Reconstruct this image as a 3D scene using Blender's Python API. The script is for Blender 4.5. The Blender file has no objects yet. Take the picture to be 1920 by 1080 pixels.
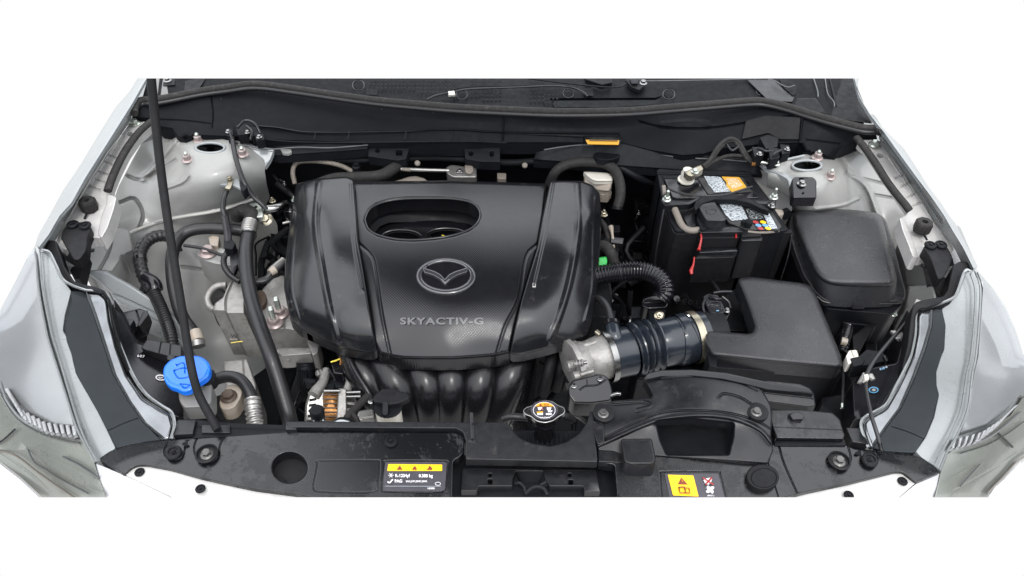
import bpy, bmesh, math, random
import numpy as np
from mathutils import Vector, Matrix
from mathutils.geometry import delaunay_2d_cdt
random.seed(4)
S = bpy.context.scene
COL = S.collection
# ---------------------------------------------------------------- camera
PIT, ROLL, FPX = math.radians(44.0), math.radians(1.2), 1400.0
CAMP = Vector((0.0, -0.6, 1.0))
_F = Vector((0, math.cos(PIT), -math.sin(PIT)))
_R0 = Vector((1, 0, 0)); _U0 = _R0.cross(_F)
_R = _R0*math.cos(ROLL) + _U0*math.sin(ROLL)
_U = _U0*math.cos(ROLL) - _R0*math.sin(ROLL)
cd = bpy.data.cameras.new("Camera"); cam = bpy.data.objects.new("Camera", cd); COL.objects.link(cam)
cam.matrix_world = Matrix(((_R.x, _U.x, -_F.x, CAMP.x), (_R.y, _U.y, -_F.y, CAMP.y), (_R.z, _U.z, -_F.z, CAMP.z), (0, 0, 0, 1)))
cd.sensor_width = 36.0; cd.lens = 36.0*FPX/1920.0; cd.clip_start = 0.02; cd.clip_end = 200
S.camera = cam
ZEN = 3.5
# ---------------------------------------------------------------- world, sun, exposure
w = bpy.data.worlds.new("World"); S.world = w; w.use_nodes = True
nt = w.node_tree; nt.nodes.clear()
out = nt.nodes.new("ShaderNodeOutputWorld")
sky = nt.nodes.new("ShaderNodeTexSky"); sky.sky_type = 'NISHITA'; sky.sun_disc = False
sky.sun_elevation = math.radians(52); sky.sun_rotation = math.radians(200)
b1 = nt.nodes.new("ShaderNodeBackground"); b1.inputs[1].default_value = 0.10
b2 = nt.nodes.new("ShaderNodeBackground"); b2.inputs[0].default_value = (1, 1, 1, 1); b2.inputs[1].default_value = 1.0
ad = nt.nodes.new("ShaderNodeAddShader")
# overcast sky: plain white at and below the horizon, about three times brighter towards the zenith (CIE overcast sky)
tcw = nt.nodes.new("ShaderNodeTexCoord"); spw = nt.nodes.new("ShaderNodeSeparateXYZ"); mrw = nt.nodes.new("ShaderNodeMapRange")
mrw.inputs[1].default_value = 0; mrw.inputs[2].default_value = 1; mrw.inputs[3].default_value = 1.0; mrw.inputs[4].default_value = ZEN
nt.links.new(tcw.outputs['Generated'], spw.inputs[0]); nt.links.new(spw.outputs[2], mrw.inputs[0]); nt.links.new(mrw.outputs[0], b2.inputs[1])
nt.links.new(sky.outputs[0], b1.inputs[0]); nt.links.new(b1.outputs[0], ad.inputs[0]); nt.links.new(b2.outputs[0], ad.inputs[1])
nt.links.new(ad.outputs[0], out.inputs[0])
sl = bpy.data.lights.new("sun", 'SUN'); sl.energy = 1.5; sl.angle = math.radians(11); sl.color = (1, 0.98, 0.95)
so = bpy.data.objects.new("sun", sl); COL.objects.link(so)
_d = Vector((math.sin(math.radians(20))*-0.5, 0.45, -0.9)); so.rotation_euler = _d.to_track_quat('-Z', 'Y').to_euler()
S.view_settings.view_transform = 'Standard'; S.view_settings.look = 'None'; S.view_settings.exposure = 0; S.view_settings.gamma = 1
S.cycles.use_denoising = True; S.cycles.use_adaptive_sampling = False; S.cycles.max_bounces = 7; S.cycles.transparent_max_bounces = 12
S.cycles.diffuse_bounces = 3; S.cycles.caustics_reflective = False; S.cycles.caustics_refractive = False
# ---------------------------------------------------------------- pixel -> world helpers
def W(px, py, z):
    d = _F + _R*((px-960)/FPX) - _U*((py-540)/FPX)
    t = (z-CAMP.z)/d.z
    return CAMP + d*t
def row_plane(py):
    n = (_F - _U*((py-540)/FPX)).cross(_R); return n.normalized()   # plane through the camera and an image row
def upv():
    return Vector((0, 0, 1))
# ---------------------------------------------------------------- materials
MATS = {}
def mat(name, col, rough=.5, metal=0., var=.12, vs=25., bump=0., bs=600., spec=.5, coat=0., wet=0., dust=0., dustc=(.16, .14, .12), trans=0., ws=22., emis=None, dots=0.):
    m = bpy.data.materials.new(name); m.use_nodes = True; MATS[name] = m
    n = m.node_tree; L = n.links.new; p = n.nodes['Principled BSDF']
    tc = n.nodes.new('ShaderNodeTexCoord')
    def noise(s, det=6, r=.6, dist=0):
        q = n.nodes.new('ShaderNodeTexNoise'); q.inputs['Scale'].default_value = s; q.inputs['Detail'].default_value = det; q.inputs['Roughness'].default_value = r; q.inputs['Distortion'].default_value = dist
        L(tc.outputs['Object'], q.inputs['Vector']); return q.outputs[0]
    def ramp(src, a, b, va=0., vb=1.):
        q = n.nodes.new('ShaderNodeMapRange'); q.inputs[1].default_value = a; q.inputs[2].default_value = b; q.inputs[3].default_value = va; q.inputs[4].default_value = vb
        L(src, q.inputs[0]); return q.outputs[0]
    def mixc(fac, c1, c2):
        q = n.nodes.new('ShaderNodeMix'); q.data_type = 'RGBA'
        L(fac, q.inputs[0])
        for i, c in ((6, c1), (7, c2)):
            if isinstance(c, tuple): q.inputs[i].default_value = (*c, 1)
            else: L(c, q.inputs[i])
        return q.outputs[2]
    lo = tuple(c*(1-var) for c in col); hi = tuple(min(1, c*(1+var)) for c in col)
    c = mixc(ramp(noise(vs), .3, .7), lo, hi)
    if dust:
        c = mixc(ramp(noise(vs*1.7, 8, .75), .62-dust*.4, .80-dust*.2, 0, .85), c, dustc)
    L(c, p.inputs['Base Color'])
    r = ramp(noise(vs*3, 5), .3, .7, rough*.8, min(1, rough*1.2))
    if wet:
        mk = ramp(noise(ws, 10, .82, .3), .62-wet*.3, .645-wet*.3, 0, 1)
        q = n.nodes.new('ShaderNodeMix'); q.data_type = 'FLOAT'; L(mk, q.inputs[0]); L(r, q.inputs[2]); q.inputs[3].default_value = .13
        r = q.outputs[0]
    L(r, p.inputs['Roughness'])
    p.inputs['Metallic'].default_value = metal
    p.inputs['Specular IOR Level'].default_value = spec
    p.inputs['Coat Weight'].default_value = coat; p.inputs['Coat Roughness'].default_value = .12
    if bump:
        bn = n.nodes.new('ShaderNodeBump'); bn.inputs['Strength'].default_value = bump; bn.inputs['Distance'].default_value = .002
        if dots:
            sp = n.nodes.new('ShaderNodeSeparateXYZ'); L(tc.outputs['Object'], sp.inputs[0])
            def sn(o):
                a = n.nodes.new('ShaderNodeMath'); a.operation = 'MULTIPLY'; a.inputs[1].default_value = dots; L(o, a.inputs[0])
                b = n.nodes.new('ShaderNodeMath'); b.operation = 'SINE'; L(a.outputs[0], b.inputs[0]); return b.outputs[0]
            q = n.nodes.new('ShaderNodeMath'); q.operation = 'MULTIPLY'; L(sn(sp.outputs[0]), q.inputs[0]); L(sn(sp.outputs[1]), q.inputs[1])
            L(q.outputs[0], bn.inputs['Height'])
        else:
            L(noise(bs, 4), bn.inputs['Height'])
        L(bn.outputs[0], p.inputs['Normal'])
    if emis: p.inputs['Emission Color'].default_value = (*emis, 1); p.inputs['Emission Strength'].default_value = 1
    return m
def glassmat(name, tint, rough=.03, refl=1.0, k=.12):
    m = bpy.data.materials.new(name); m.use_nodes = True; n = m.node_tree; n.nodes.clear(); MATS[name] = m
    o = n.nodes.new('ShaderNodeOutputMaterial'); t = n.nodes.new('ShaderNodeBsdfTransparent'); t.inputs[0].default_value = (*tint, 1)
    g = n.nodes.new('ShaderNodeBsdfGlossy'); g.inputs['Roughness'].default_value = rough
    f = n.nodes.new('ShaderNodeFresnel'); f.inputs[0].default_value = 1.5
    a = n.nodes.new('ShaderNodeMath'); a.operation = 'ADD'; a.inputs[1].default_value = k; a.use_clamp = True; n.links.new(f.outputs[0], a.inputs[0])
    x = n.nodes.new('ShaderNodeMixShader'); n.links.new(a.outputs[0], x.inputs[0]); n.links.new(t.outputs[0], x.inputs[1]); n.links.new(g.outputs[0], x.inputs[2]); n.links.new(x.outputs[0], o.inputs[0])
    return m
mat('plastic', (.006, .0063, .0075), .36, bump=.12, bs=900, spec=.4, dust=.12, dustc=(.045, .043, .04))                 # moulded black plastic
mat('plastic_wet', (.005, .0052, .0062), .5, bump=.12, bs=900, wet=.50, ws=9, spec=.5)
mat('plastic_gloss', (.006, .006, .0075), .17, bump=.05, bs=300, spec=.45)
mat('plastic_dull', (.0055, .0056, .0065), .6, bump=.2, bs=700, spec=.22)
mat('plastic_grain', (.0115, .0118, .0135), .32, bump=.35, bs=1100, wet=.25, ws=14, dust=.12, dustc=(.05, .048, .045), spec=.52)
mat('plastic_dark', (.005, .0055, .007), .5, var=.3, spec=.15)
mat('black_deep', (.006, .007, .008), .6, var=.3, spec=.1)
mat('manifold', (.005, .005, .006), .26, bump=.05, bs=300, spec=.35)
mat('badge', (.024, .024, .027), .2, spec=1.)
mat('cowl_black', (.005, .0056, .007), .5, bump=.1, bs=300, spec=.07)
mat('cover_pod', (.0075, .0078, .009), .21, bump=.05, bs=500, spec=.52, dust=.1, dustc=(.045, .043, .04))
mat('cover_mid', (.0065, .0067, .0078), .21, bump=.10, dots=1300., spec=.45)
mat('rubber', (.011, .011, .012), .38, bump=.06, bs=200, vs=60, spec=.4)
mat('rubber_matte', (.02, .019, .0185), .6, bump=.1, bs=300, vs=60, spec=.15, dust=.2, dustc=(.07, .062, .055))
mat('rubber_blue', (.013, .0165, .0225), .22, bump=.04, bs=200, vs=40)
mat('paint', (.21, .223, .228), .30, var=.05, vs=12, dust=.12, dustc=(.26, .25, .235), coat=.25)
mat('paint_inner', (.225, .226, .215), .40, var=.08, vs=10, dust=.2, dustc=(.19, .185, .175), coat=.25)
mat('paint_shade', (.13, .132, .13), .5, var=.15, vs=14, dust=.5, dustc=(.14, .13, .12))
mat('paint_white', (.46, .46, .47), .25, var=.02, coat=.2)
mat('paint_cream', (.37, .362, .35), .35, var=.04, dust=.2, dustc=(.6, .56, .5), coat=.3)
mat('sealer', (.36, .355, .33), .5, var=.08)
mat('alu', (.27, .262, .25), .45, metal=.55, var=.12, vs=40, bump=.5, bs=420, dust=.3, dustc=(.13, .11, .095))
mat('alu_bright', (.28, .272, .26), .35, metal=.8, var=.1, bump=.2, bs=400, dust=.15)
mat('steel', (.24, .24, .235), .25, metal=1., var=.1, vs=60)
mat('chrome', (.42, .43, .44), .14, metal=1., var=.05)
mat('zinc', (.42, .45, .41), .3, metal=.8, var=.15, vs=120)
mat('zinc_yellow', (.33, .30, .23), .3, metal=.9, var=.15, vs=120)
mat('nut_pink', (.30, .245, .235), .4, metal=.5, var=.1, vs=100)
mat('bolt_dark', (.10, .10, .095), .4, metal=.7, var=.2, vs=150)
mat('edge_grey', (.075, .078, .08), .4, var=.2)
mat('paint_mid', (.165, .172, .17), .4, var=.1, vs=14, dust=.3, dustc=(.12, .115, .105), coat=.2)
mat('bar_silver', (.20, .205, .215), .16, metal=.9, var=.25, vs=14)
mat('copper', (.30, .14, .045), .4, metal=.7, var=.35, vs=90, bump=.3, bs=300)
mat('blue', (.003, .12, .58), .30, var=.04, coat=.2, dust=.06, dustc=(.05, .14, .35))
mat('white_plastic', (.50, .475, .42), .35, var=.05, dust=.12, dustc=(.6, .5, .38))
mat('cream_plastic', (.27, .235, .195), .4, var=.08, dust=.3, dustc=(.4, .3, .22))
mat('red', (.30, .012, .012), .35)
mat('green', (.02, .35, .06), .35)
mat('orange', (.50, .25, .012), .4, var=.02)
mat('yellow', (.75, .42, .0), .4, var=.02)
mat('ink_red', (.15, .018, .008), .4)
mat('ink_white', (.6, .59, .6), .4, var=.02)
mat('ink_grey', (.22, .245, .26), .4, var=.1)
mat('ink_black', (.01, .01, .01), .4)
mat('ink_cyan', (.08, .25, .42), .4, var=.02)
mat('label_dark', (.035, .032, .04), .35)
mat('tape_yellow', (.62, .50, .05), .5)
mat('brown', (.05, .032, .022), .6)
mat('dusty_tan', (.15, .13, .11), .6, dust=.3)
mat('lamp_grey', (.27, .282, .285), .3, var=.06, metal=.1, coat=.4)
mat('lamp_dark', (.012, .016, .020), .4, spec=.25, coat=.12, var=.1)
mat('lamp_silver', (.27, .275, .28), .12, metal=.35, var=.08, vs=8)
mat('lamp_low', (.19, .195, .175), .3, var=.22, vs=9, metal=.2, coat=.5)
mat('hood_grey', (.09, .092, .095), .5)
mat('insulation', (.03, .03, .032), .9, bump=.4, bs=150)
glassmat('lens', (.96, .97, .97), .10, k=-.05)
M = MATS
# ---------------------------------------------------------------- objects
def link(name, me, mats, par=None):
    o = bpy.data.objects.new(name, me); COL.objects.link(o)
    for m_ in (mats if isinstance(mats, (list, tuple)) else [mats]):
        me.materials.append(M[m_] if isinstance(m_, str) else m_)
    if par is not None:
        o.parent = par; o.matrix_parent_inverse = Matrix.Translation(-par['_loc_v']) if False else Matrix.Translation(-Vector(par.location))
    return o
def tag(o, label=None, cat=None, group=None, kind=None):
    if label: o['label'] = label
    if cat: o['category'] = cat
    if group: o['group'] = group
    if kind: o['kind'] = kind
    return o
def thing(name, label, cat, at, group=None):
    o = bpy.data.objects.new(name, None); COL.objects.link(o); o.empty_display_size = .02
    o.location = W(*at); tag(o, label, cat, group); return o
def mk(name, verts, faces, mats, par=None, mi=None, smooth=True, ang=40):
    me = bpy.data.meshes.new(name); me.from_pydata([tuple(v) for v in verts], [], faces)
    if mi is not None:
        me.polygons.foreach_set('material_index', mi)
    if smooth:
        me.polygons.foreach_set('use_smooth', [True]*len(me.polygons))
        me.update(); me.set_sharp_from_angle(angle=math.radians(ang))
    me.update()
    return link(name, me, mats, par)
def fixn(o):
    bm = bmesh.new(); bm.from_mesh(o.data); bmesh.ops.recalc_face_normals(bm, faces=bm.faces); bm.to_mesh(o.data); bm.free(); return o
# --- z functions over the picture plane
def zfun(z):
    if callable(z): return z
    if isinstance(z, (int, float)):
        return lambda P: np.full(len(P), float(z))
    C = np.array(z, float); A = C[:, :2]/100.; b = C[:, 2]
    if len(C) <= 3:
        if len(C) == 3:
            K = np.c_[A, np.ones(3)]; co = np.linalg.solve(K, b)
        else:
            d = A[1]-A[0]; g = (b[1]-b[0])/(d@d); co = np.r_[g*d, b[0]-g*(d@A[0])]
        return lambda P: np.c_[np.asarray(P)/100., np.ones(len(P))]@co
    def ph(r2): return np.where(r2 > 0, r2*np.log(r2+1e-12), 0)
    n = len(C); D2 = ((A[:, None]-A[None])**2).sum(-1)
    K = np.zeros((n+3, n+3)); K[:n, :n] = ph(D2)+np.eye(n)*1e-3; K[:n, n:] = np.c_[A, np.ones(n)]; K[n:, :n] = K[:n, n:].T
    co = np.linalg.solve(K, np.r_[b, 0, 0, 0])
    def f(P):
        P = np.asarray(P, float)/100.; D = ((P[:, None]-A[None])**2).sum(-1)
        return ph(D)@co[:n]+np.c_[P, np.ones(len(P))]@co[n:]
    return f
def catmull(P, closed=False, sub=6):
    P = [np.array(p, float) for p in P]; n = len(P); R = []
    seg = n if closed else n-1
    for i in range(seg):
        p1, p2 = P[i], P[(i+1) % n]
        p0 = P[(i-1) % n] if closed or i > 0 else 2*p1-p2
        p3 = P[(i+2) % n] if closed or i+2 < n else 2*p2-p1
        for k in range(sub):
            t = k/sub
            R.append(.5*((2*p1)+(p2-p0)*t+(2*p0-5*p1+4*p2-p3)*t*t+(3*p1-p0-3*p2+p3)*t**3))
    if not closed: R.append(P[-1])
    return R
def roundp(P, r, k=4):
    P = [np.array(p, float) for p in P]; n = len(P); R = []
    for i in range(n):
        a, b, c = P[i-1], P[i], P[(i+1) % n]
        da, dc = np.linalg.norm(a-b), np.linalg.norm(c-b)
        if da < 1e-6 or dc < 1e-6: continue
        q = min(r, da*.45, dc*.45); s = b+(a-b)/da*q; e = b+(c-b)/dc*q
        for j in range(k+1):
            t = j/k; R.append((1-t)**2*s+2*t*(1-t)*b+t*t*e)
    return R
def densify(P, m, closed=True):
    R = []; n = len(P)
    for i in range(n if closed else n-1):
        a, b = np.array(P[i], float), np.array(P[(i+1) % n], float); k = max(1, int(np.linalg.norm(b-a)/m))
        for j in range(k): R.append(a+(b-a)*j/k)
    if not closed: R.append(np.array(P[-1], float))
    return R
def segdist(Q, P, closed=True):
    Q = np.asarray(Q, float); P = np.asarray(P, float); A = P if closed else P[:-1]; B = np.roll(P, -1, 0) if closed else P[1:]
    best = np.full(len(Q), 1e9)
    for a, b in zip(A, B):
        d = b-a; l = d@d
        if l < 1e-12: continue
        t = np.clip(((Q-a)@d)/l, 0, 1); r = Q-(a+t[:, None]*d)
        best = np.minimum(best, np.hypot(r[:, 0], r[:, 1]))
    return best
def inside(Q, P):
    Q = np.asarray(Q, float); P = np.asarray(P, float); c = np.zeros(len(Q), bool)
    A = P; B = np.roll(P, -1, 0)
    for (x1, y1), (x2, y2) in zip(A, B):
        if y1 == y2: continue
        m = ((y1 > Q[:, 1]) != (y2 > Q[:, 1])) & (Q[:, 0] < (x2-x1)*(Q[:, 1]-y1)/(y2-y1)+x1)
        c ^= m
    return c
def panel(name, poly, z, mats, par=None, h=.02, w=3., d=.003, rc=4., step=16., holes=(), feats=(), curve=False, lean=(0, 0), ang=50, hh=None):
    """moulded sheet: outline traced, heights z, rolled edge of w picture units and d metres, skirt h deep"""
    zf = zfun(z)
    def prep(P):
        P = catmull(P, True, 5) if curve else (roundp(P, rc) if rc > 0 else [np.array(p, float) for p in P])
        P = densify(P, max(6., step))
        R = [P[0]]
        for q in P[1:]:
            if np.linalg.norm(q-R[-1]) > .25: R.append(q)
        if np.linalg.norm(R[0]-R[-1]) < .25: R.pop()
        return R
    outer = prep(poly); hol = [prep(h_) for h_ in holes]
    feats = [([tuple(q) for q in catmull(pl, False, 4)] if len(pl) > 2 else pl, fw, fd) for pl, fw, fd in feats]
    loops = [outer]+hol
    pts = []; edges = []; nb = 0
    for L_ in loops:
        i0 = len(pts); pts = pts+list(L_); edges += [(i0+i, i0+(i+1) % len(L_)) for i in range(len(L_))]
    nb = len(pts)
    def dist(Q):
        r = segdist(Q, outer)
        for q in hol: r = np.minimum(r, segdist(Q, q))
        return r
    def ins(Q):
        r = inside(Q, outer)
        for q in hol: r &= ~inside(Q, q)
        return r
    extra = []
    def chain(Q, ok, closed):
        i0 = len(pts)+len(extra); ids = {}
        for j in np.nonzero(ok)[0]: ids[int(j)] = len(pts)+len(extra); extra.append(Q[j])
        m_ = len(Q)
        for j in ids:
            j2 = (j+1) % m_ if closed else j+1
            if j2 in ids and np.linalg.norm(Q[j]-Q[j2]) < 3*max(6., step): edges.append((ids[j], ids[j2]))
    if w > 0:
        for L_ in loops:
            A = np.array(L_); T_ = np.roll(A, -1, 0)-np.roll(A, 1, 0); T_ /= np.maximum(np.linalg.norm(T_, axis=1), 1e-6)[:, None]; N = np.c_[-T_[:, 1], T_[:, 0]]
            for s in (1, -1):
                for k in (.12, .35, .65, 1.):
                    Q = A+N*s*w*k; dd = dist(Q); ok = ins(Q) & (dd > w*k*.9)
                    chain(Q, ok, True)
    A = np.array(outer); x0, y0 = A.min(0); x1, y1 = A.max(0)
    gx, gy = np.meshgrid(np.arange(x0+step/2, x1, step), np.arange(y0+step/2, y1, step)); gx = gx.copy(); gx[1::2] += step/2
    G = np.c_[gx.ravel(), gy.ravel()]
    if len(G):
        dd = dist(G); G = G[ins(G) & (dd > w+step*.3)]
        extra += list(G)
    for (pl, fw, fd) in feats:
        F_ = np.array(densify(pl, max(3., fw), False)); T_ = np.gradient(F_, axis=0); T_ /= np.maximum(np.linalg.norm(T_, axis=1), 1e-6)[:, None]; N = np.c_[-T_[:, 1], T_[:, 0]]
        for k in ((-1.15, -1, -.7, -.35, 0, .35, .7, 1, 1.15) if fw > 2.5 else (-1.5, -1, -.5, 0, .5, 1, 1.5)):
            Q = F_+N*k*fw; ok = ins(Q) & (dist(Q) > .8); chain(Q, ok, False)
    P2 = [Vector((float(p[0]), float(p[1]))) for p in pts+extra]
    res = delaunay_2d_cdt(P2, edges, [], 0, .02)
    V2 = np.array([(v.x, v.y) for v in res[0]]); tris = [f for f in res[2]]
    cen = np.array([V2[list(f)].mean(0) for f in tris]); ok = ins(cen)
    tris = [f for f, k in zip(tris, ok) if k]
    Z = np.asarray(zf(V2), float).copy()
    if w > 0:
        t = np.clip(1-dist(V2)/w, 0, 1); Z -= d*(1-np.sqrt(np.clip(1-t*t, 0, 1)))
    for (pl, fw, fd) in feats:
        q = np.clip(segdist(V2, pl, False)/fw, 0, 1); Z -= fd*(.5+.5*np.cos(np.pi*q))
    used = sorted({i for f in tris for i in f}); idx = {u: k for k, u in enumerate(used)}
    V2u = V2[used]; V3 = [W(p[0], p[1], z_) for p, z_ in zip(V2u, Z[used])]
    # exact normals of the height function, so that shading does not depend on the triangulation
    def soft(Q):
        z_ = np.asarray(zf(Q), float).copy()
        for (pl, fw, fd) in feats:
            z_ -= fd*(.5+.5*np.cos(np.pi*np.clip(segdist(Q, pl, False)/fw, 0, 1)))
        return z_
    def sd(Q): return np.where(ins(Q), 1., -1.)*dist(Q)
    e = .35; ex, ey = np.array([e, 0]), np.array([0, e])
    gx_ = (soft(V2u+ex)-soft(V2u-ex))/(2*e); gy_ = (soft(V2u+ey)-soft(V2u-ey))/(2*e)
    if w > 0:
        t = np.clip(1-dist(V2u)/w, 0, .975); k_ = d*t/(w*np.sqrt(1-t*t)); near = t > 0
        if near.any():
            Qn = V2u[near]; gx_[near] += k_[near]*(sd(Qn+ex)-sd(Qn-ex))/(2*e); gy_[near] += k_[near]*(sd(Qn+ey)-sd(Qn-ey))/(2*e)
    Nn = []
    for p, z_, a_, b_ in zip(V2u, Z[used], gx_, gy_):
        p0 = W(p[0], p[1], z_); nn = (W(p[0], p[1]+1, z_+b_)-p0).cross(W(p[0]+1, p[1], z_+a_)-p0)
        if nn.dot(CAMP-p0) < 0: nn = -nn
        Nn.append(nn.normalized())
    F3 = []
    for f in tris:
        f = [idx[i] for i in f]; a, b, c = V3[f[0]], V3[f[1]], V3[f[2]]
        n = (b-a).cross(c-a)
        if n.dot(CAMP-a) < 0: f = f[::-1]
        F3.append(f)
    ntop = len(F3); sk = {}
    if h > 0 or hh:
        cnt = {}
        for f in F3:
            for i in range(len(f)):
                e_ = (f[i], f[(i+1) % len(f)]); k = (min(e_), max(e_)); cnt.setdefault(k, []).append(e_)
        bd = [v[0] for v in cnt.values() if len(v) == 1]
        low = {}
        for e_ in bd:
            for i in e_:
                if i not in low:
                    v = V3[i]; low[i] = len(V3)
                    V3.append(Vector((v.x+lean[0], v.y+lean[1], hh if hh is not None else v.z-h)))
        for a, b in bd:
            F3.append([b, a, low[a], low[b]]); n = (V3[a]-V3[b]).cross(V3[low[a]]-V3[b]); n = n.normalized() if n.length > 0 else Vector((0, 0, 1))
            for i in (a, b): sk.setdefault(i, []).append(n); sk.setdefault(low[i], []).append(n)
    o = mk(name, V3, F3, mats, par, ang=180)
    me = o.data; LN = []
    for k, f in enumerate(F3):
        if k < ntop: LN += [Nn[i] for i in f]
        else:
            fn = (V3[f[1]]-V3[f[0]]).cross(V3[f[2]]-V3[f[0]]); fn = fn.normalized() if fn.length > 0 else Vector((0, 0, 1))
            for i in f:
                q = Vector((0, 0, 0))
                for n in sk[i]:
                    if n.dot(fn) > .75: q += n
                LN.append(q.normalized() if q.length > 0 else fn)
    me.normals_split_custom_set(LN)
    return o
# --- swept tube
def sweep(name, pts, r, mats, par=None, n=12, sub=6, rib=None, cap=True, smooth=True, sq=None, ang=50):
    """pts world vectors; r radius or list; rib=(amp, pitch); sq=(wide, thin) flattens"""
    P = [Vector(p) for p in pts]
    if smooth and len(P) > 2: C = [Vector(p) for p in catmull([tuple(p) for p in P], False, sub)]
    elif len(P) == 2 and (rib or isinstance(r, (list, tuple))): C = [P[0].lerp(P[1], k/sub) for k in range(sub+1)]
    else: C = P
    rr = r if isinstance(r, (list, tuple)) else [r]*len(P)
    m = len(P)-1
    R_ = [rr[min(m, int(i/(len(C)-1)*m))]*(1-((i/(len(C)-1)*m) % 1))+rr[min(m, int(i/(len(C)-1)*m)+1)]*((i/(len(C)-1)*m) % 1) for i in range(len(C))]
    if rib:
        amp, pitch = rib; L_ = [0]
        for a, b in zip(C, C[1:]): L_.append(L_[-1]+(b-a).length)
        k = max(4, int(L_[-1]/pitch*5)); D_ = []; Q_ = []
        xs = np.linspace(0, L_[-1], k)
        ca = np.array([tuple(c) for c in C])
        for x in xs:
            D_.append(Vector([float(np.interp(x, L_, ca[:, j])) for j in range(3)]))
            s = math.cos(2*math.pi*x/pitch); s = math.copysign(abs(s)**.6, s)
            Q_.append(float(np.interp(x, L_, R_))+amp*s)
        C, R_ = D_, Q_
    V = []; F = []
    t0 = (C[1]-C[0]).normalized(); up = Vector((0, 0, 1)) if abs(t0.z) < .9 else Vector((0, 1, 0))
    nrm = (up-t0*up.dot(t0)).normalized()
    for i, c in enumerate(C):
        t = (C[min(i+1, len(C)-1)]-C[max(i-1, 0)])
        if t.length < 1e-9: t = t0
        t.normalize(); nrm = nrm-t*nrm.dot(t)
        nrm = nrm.normalized() if nrm.length > 1e-6 else t.orthogonal().normalized(); bi = t.cross(nrm)
        for k in range(n):
            a = 2*math.pi*k/n; ca_, sa_ = math.cos(a), math.sin(a)
            if sq: V.append(c+nrm*(ca_*sq[1])+bi*(sa_*sq[0]))
            else: V.append(c+(nrm*ca_+bi*sa_)*R_[i])
    m = len(C)
    for i in range(m-1):
        for k in range(n):
            a, b = i*n+k, i*n+(k+1) % n; F.append([a, b, b+n, a+n])
    if cap: F.append(list(range(n))[::-1]); F.append([(m-1)*n+k for k in range(n)])
    return mk(name, V, F, mats, par, ang=ang)
def T(name, pts, r, mats, par=None, **k):
    return sweep(name, [W(*p) for p in pts], r, mats, par, **k)
def basis(ax):
    ax = Vector(ax).normalized(); u = ax.orthogonal().normalized() if abs(ax.z) < .95 else (Vector((1, 0, 0))-ax*ax.x).normalized(); return u, ax.cross(u), ax
def lathe_geo(prof, loc, ax=(0, 0, 1), n=20, hexa=False):
    u, v, a = basis(ax); V = []; F = []
    for (r, z) in prof:
        for k in range(n):
            t = 2*math.pi*k/n; V.append(loc+(u*math.cos(t)+v*math.sin(t))*r+a*z)
    for i in range(len(prof)-1):
        for k in range(n):
            p, q = i*n+k, i*n+(k+1) % n; F.append([p, q, q+n, p+n])
    F.append([(len(prof)-1)*n+k for k in range(n)]); F.append(list(range(n))[::-1])
    return V, F
def lathe(name, prof, at, mats, par=None, ax=(0, 0, 1), n=20, ang=35):
    V, F = lathe_geo(prof, W(*at) if not isinstance(at, Vector) else at, ax, n); return mk(name, V, F, mats, par, ang=ang)
def join(name, parts, mats, par=None, ang=35):
    V = []; F = []; mi = []
    for (v, f, m_) in parts:
        o = len(V); V += v; F += [[i+o for i in q] for q in f]; mi += [m_]*len(f)
    return mk(name, V, F, mats, par, mi=mi, ang=ang)
def bolt(par, px, py, z, r, head, stud=None, ax=(0, 0, 1), washer=1.5, hh=.8, name='bolt', studh=1.1):
    at = W(px, py, z); parts = []
    if washer: v, f = lathe_geo([(r*washer, 0), (r*washer*1.02, r*.12), (r*1.15, r*.35), (r, r*.4)], at, ax, 18); parts.append((v, f, 0))
    v, f = lathe_geo([(r, r*.2), (r, r*(.25+hh)), (r*.85, r*(.38+hh))], at, ax, 6); parts.append((v, f, 0))
    if stud:
        v, f = lathe_geo([(r*.5, r*hh), (r*.5, r*(hh+studh)), (r*.3, r*(hh+studh+.25))], at, ax, 10); parts.append((v, f, 1))
    return join(name, parts, [head]+([stud] if stud else []), par)
def clip(par, px, py, z, r, m_='plastic_dark', ax=(0, 0, 1), name='clip'):
    return lathe(name, [(r, 0), (r, r*.25), (r*.85, r*.42), (r*.62, r*.45), (r*.58, r*.3), (r*.3, r*.3), (r*.28, r*.5), (r*.05, r*.5)], (px, py, z), m_, par, ax)
def block(name, poly, z, h, mats, par=None, w=2., d=.0015, rc=2., **k):
    k.setdefault('step', 9 if k.get('feats') else 30); return panel(name, poly, z, mats, par, h=h, w=w, d=d, rc=rc, **k)
def ell(cx, cy, a, b, n=20, rot=0.):
    c, s = math.cos(rot), math.sin(rot)
    return [(cx+a*math.cos(t)*c-b*math.sin(t)*s, cy+a*math.cos(t)*s+b*math.sin(t)*c) for t in [2*math.pi*k/n for k in range(n)]]
def decal(name, poly, z, mats, par, off=.0006, rc=0., curve=False):
    zf = zfun(z); return panel(name, poly, lambda P: zf(P)+off, mats, par, h=0, w=0, rc=rc, step=60, curve=curve)
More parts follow.
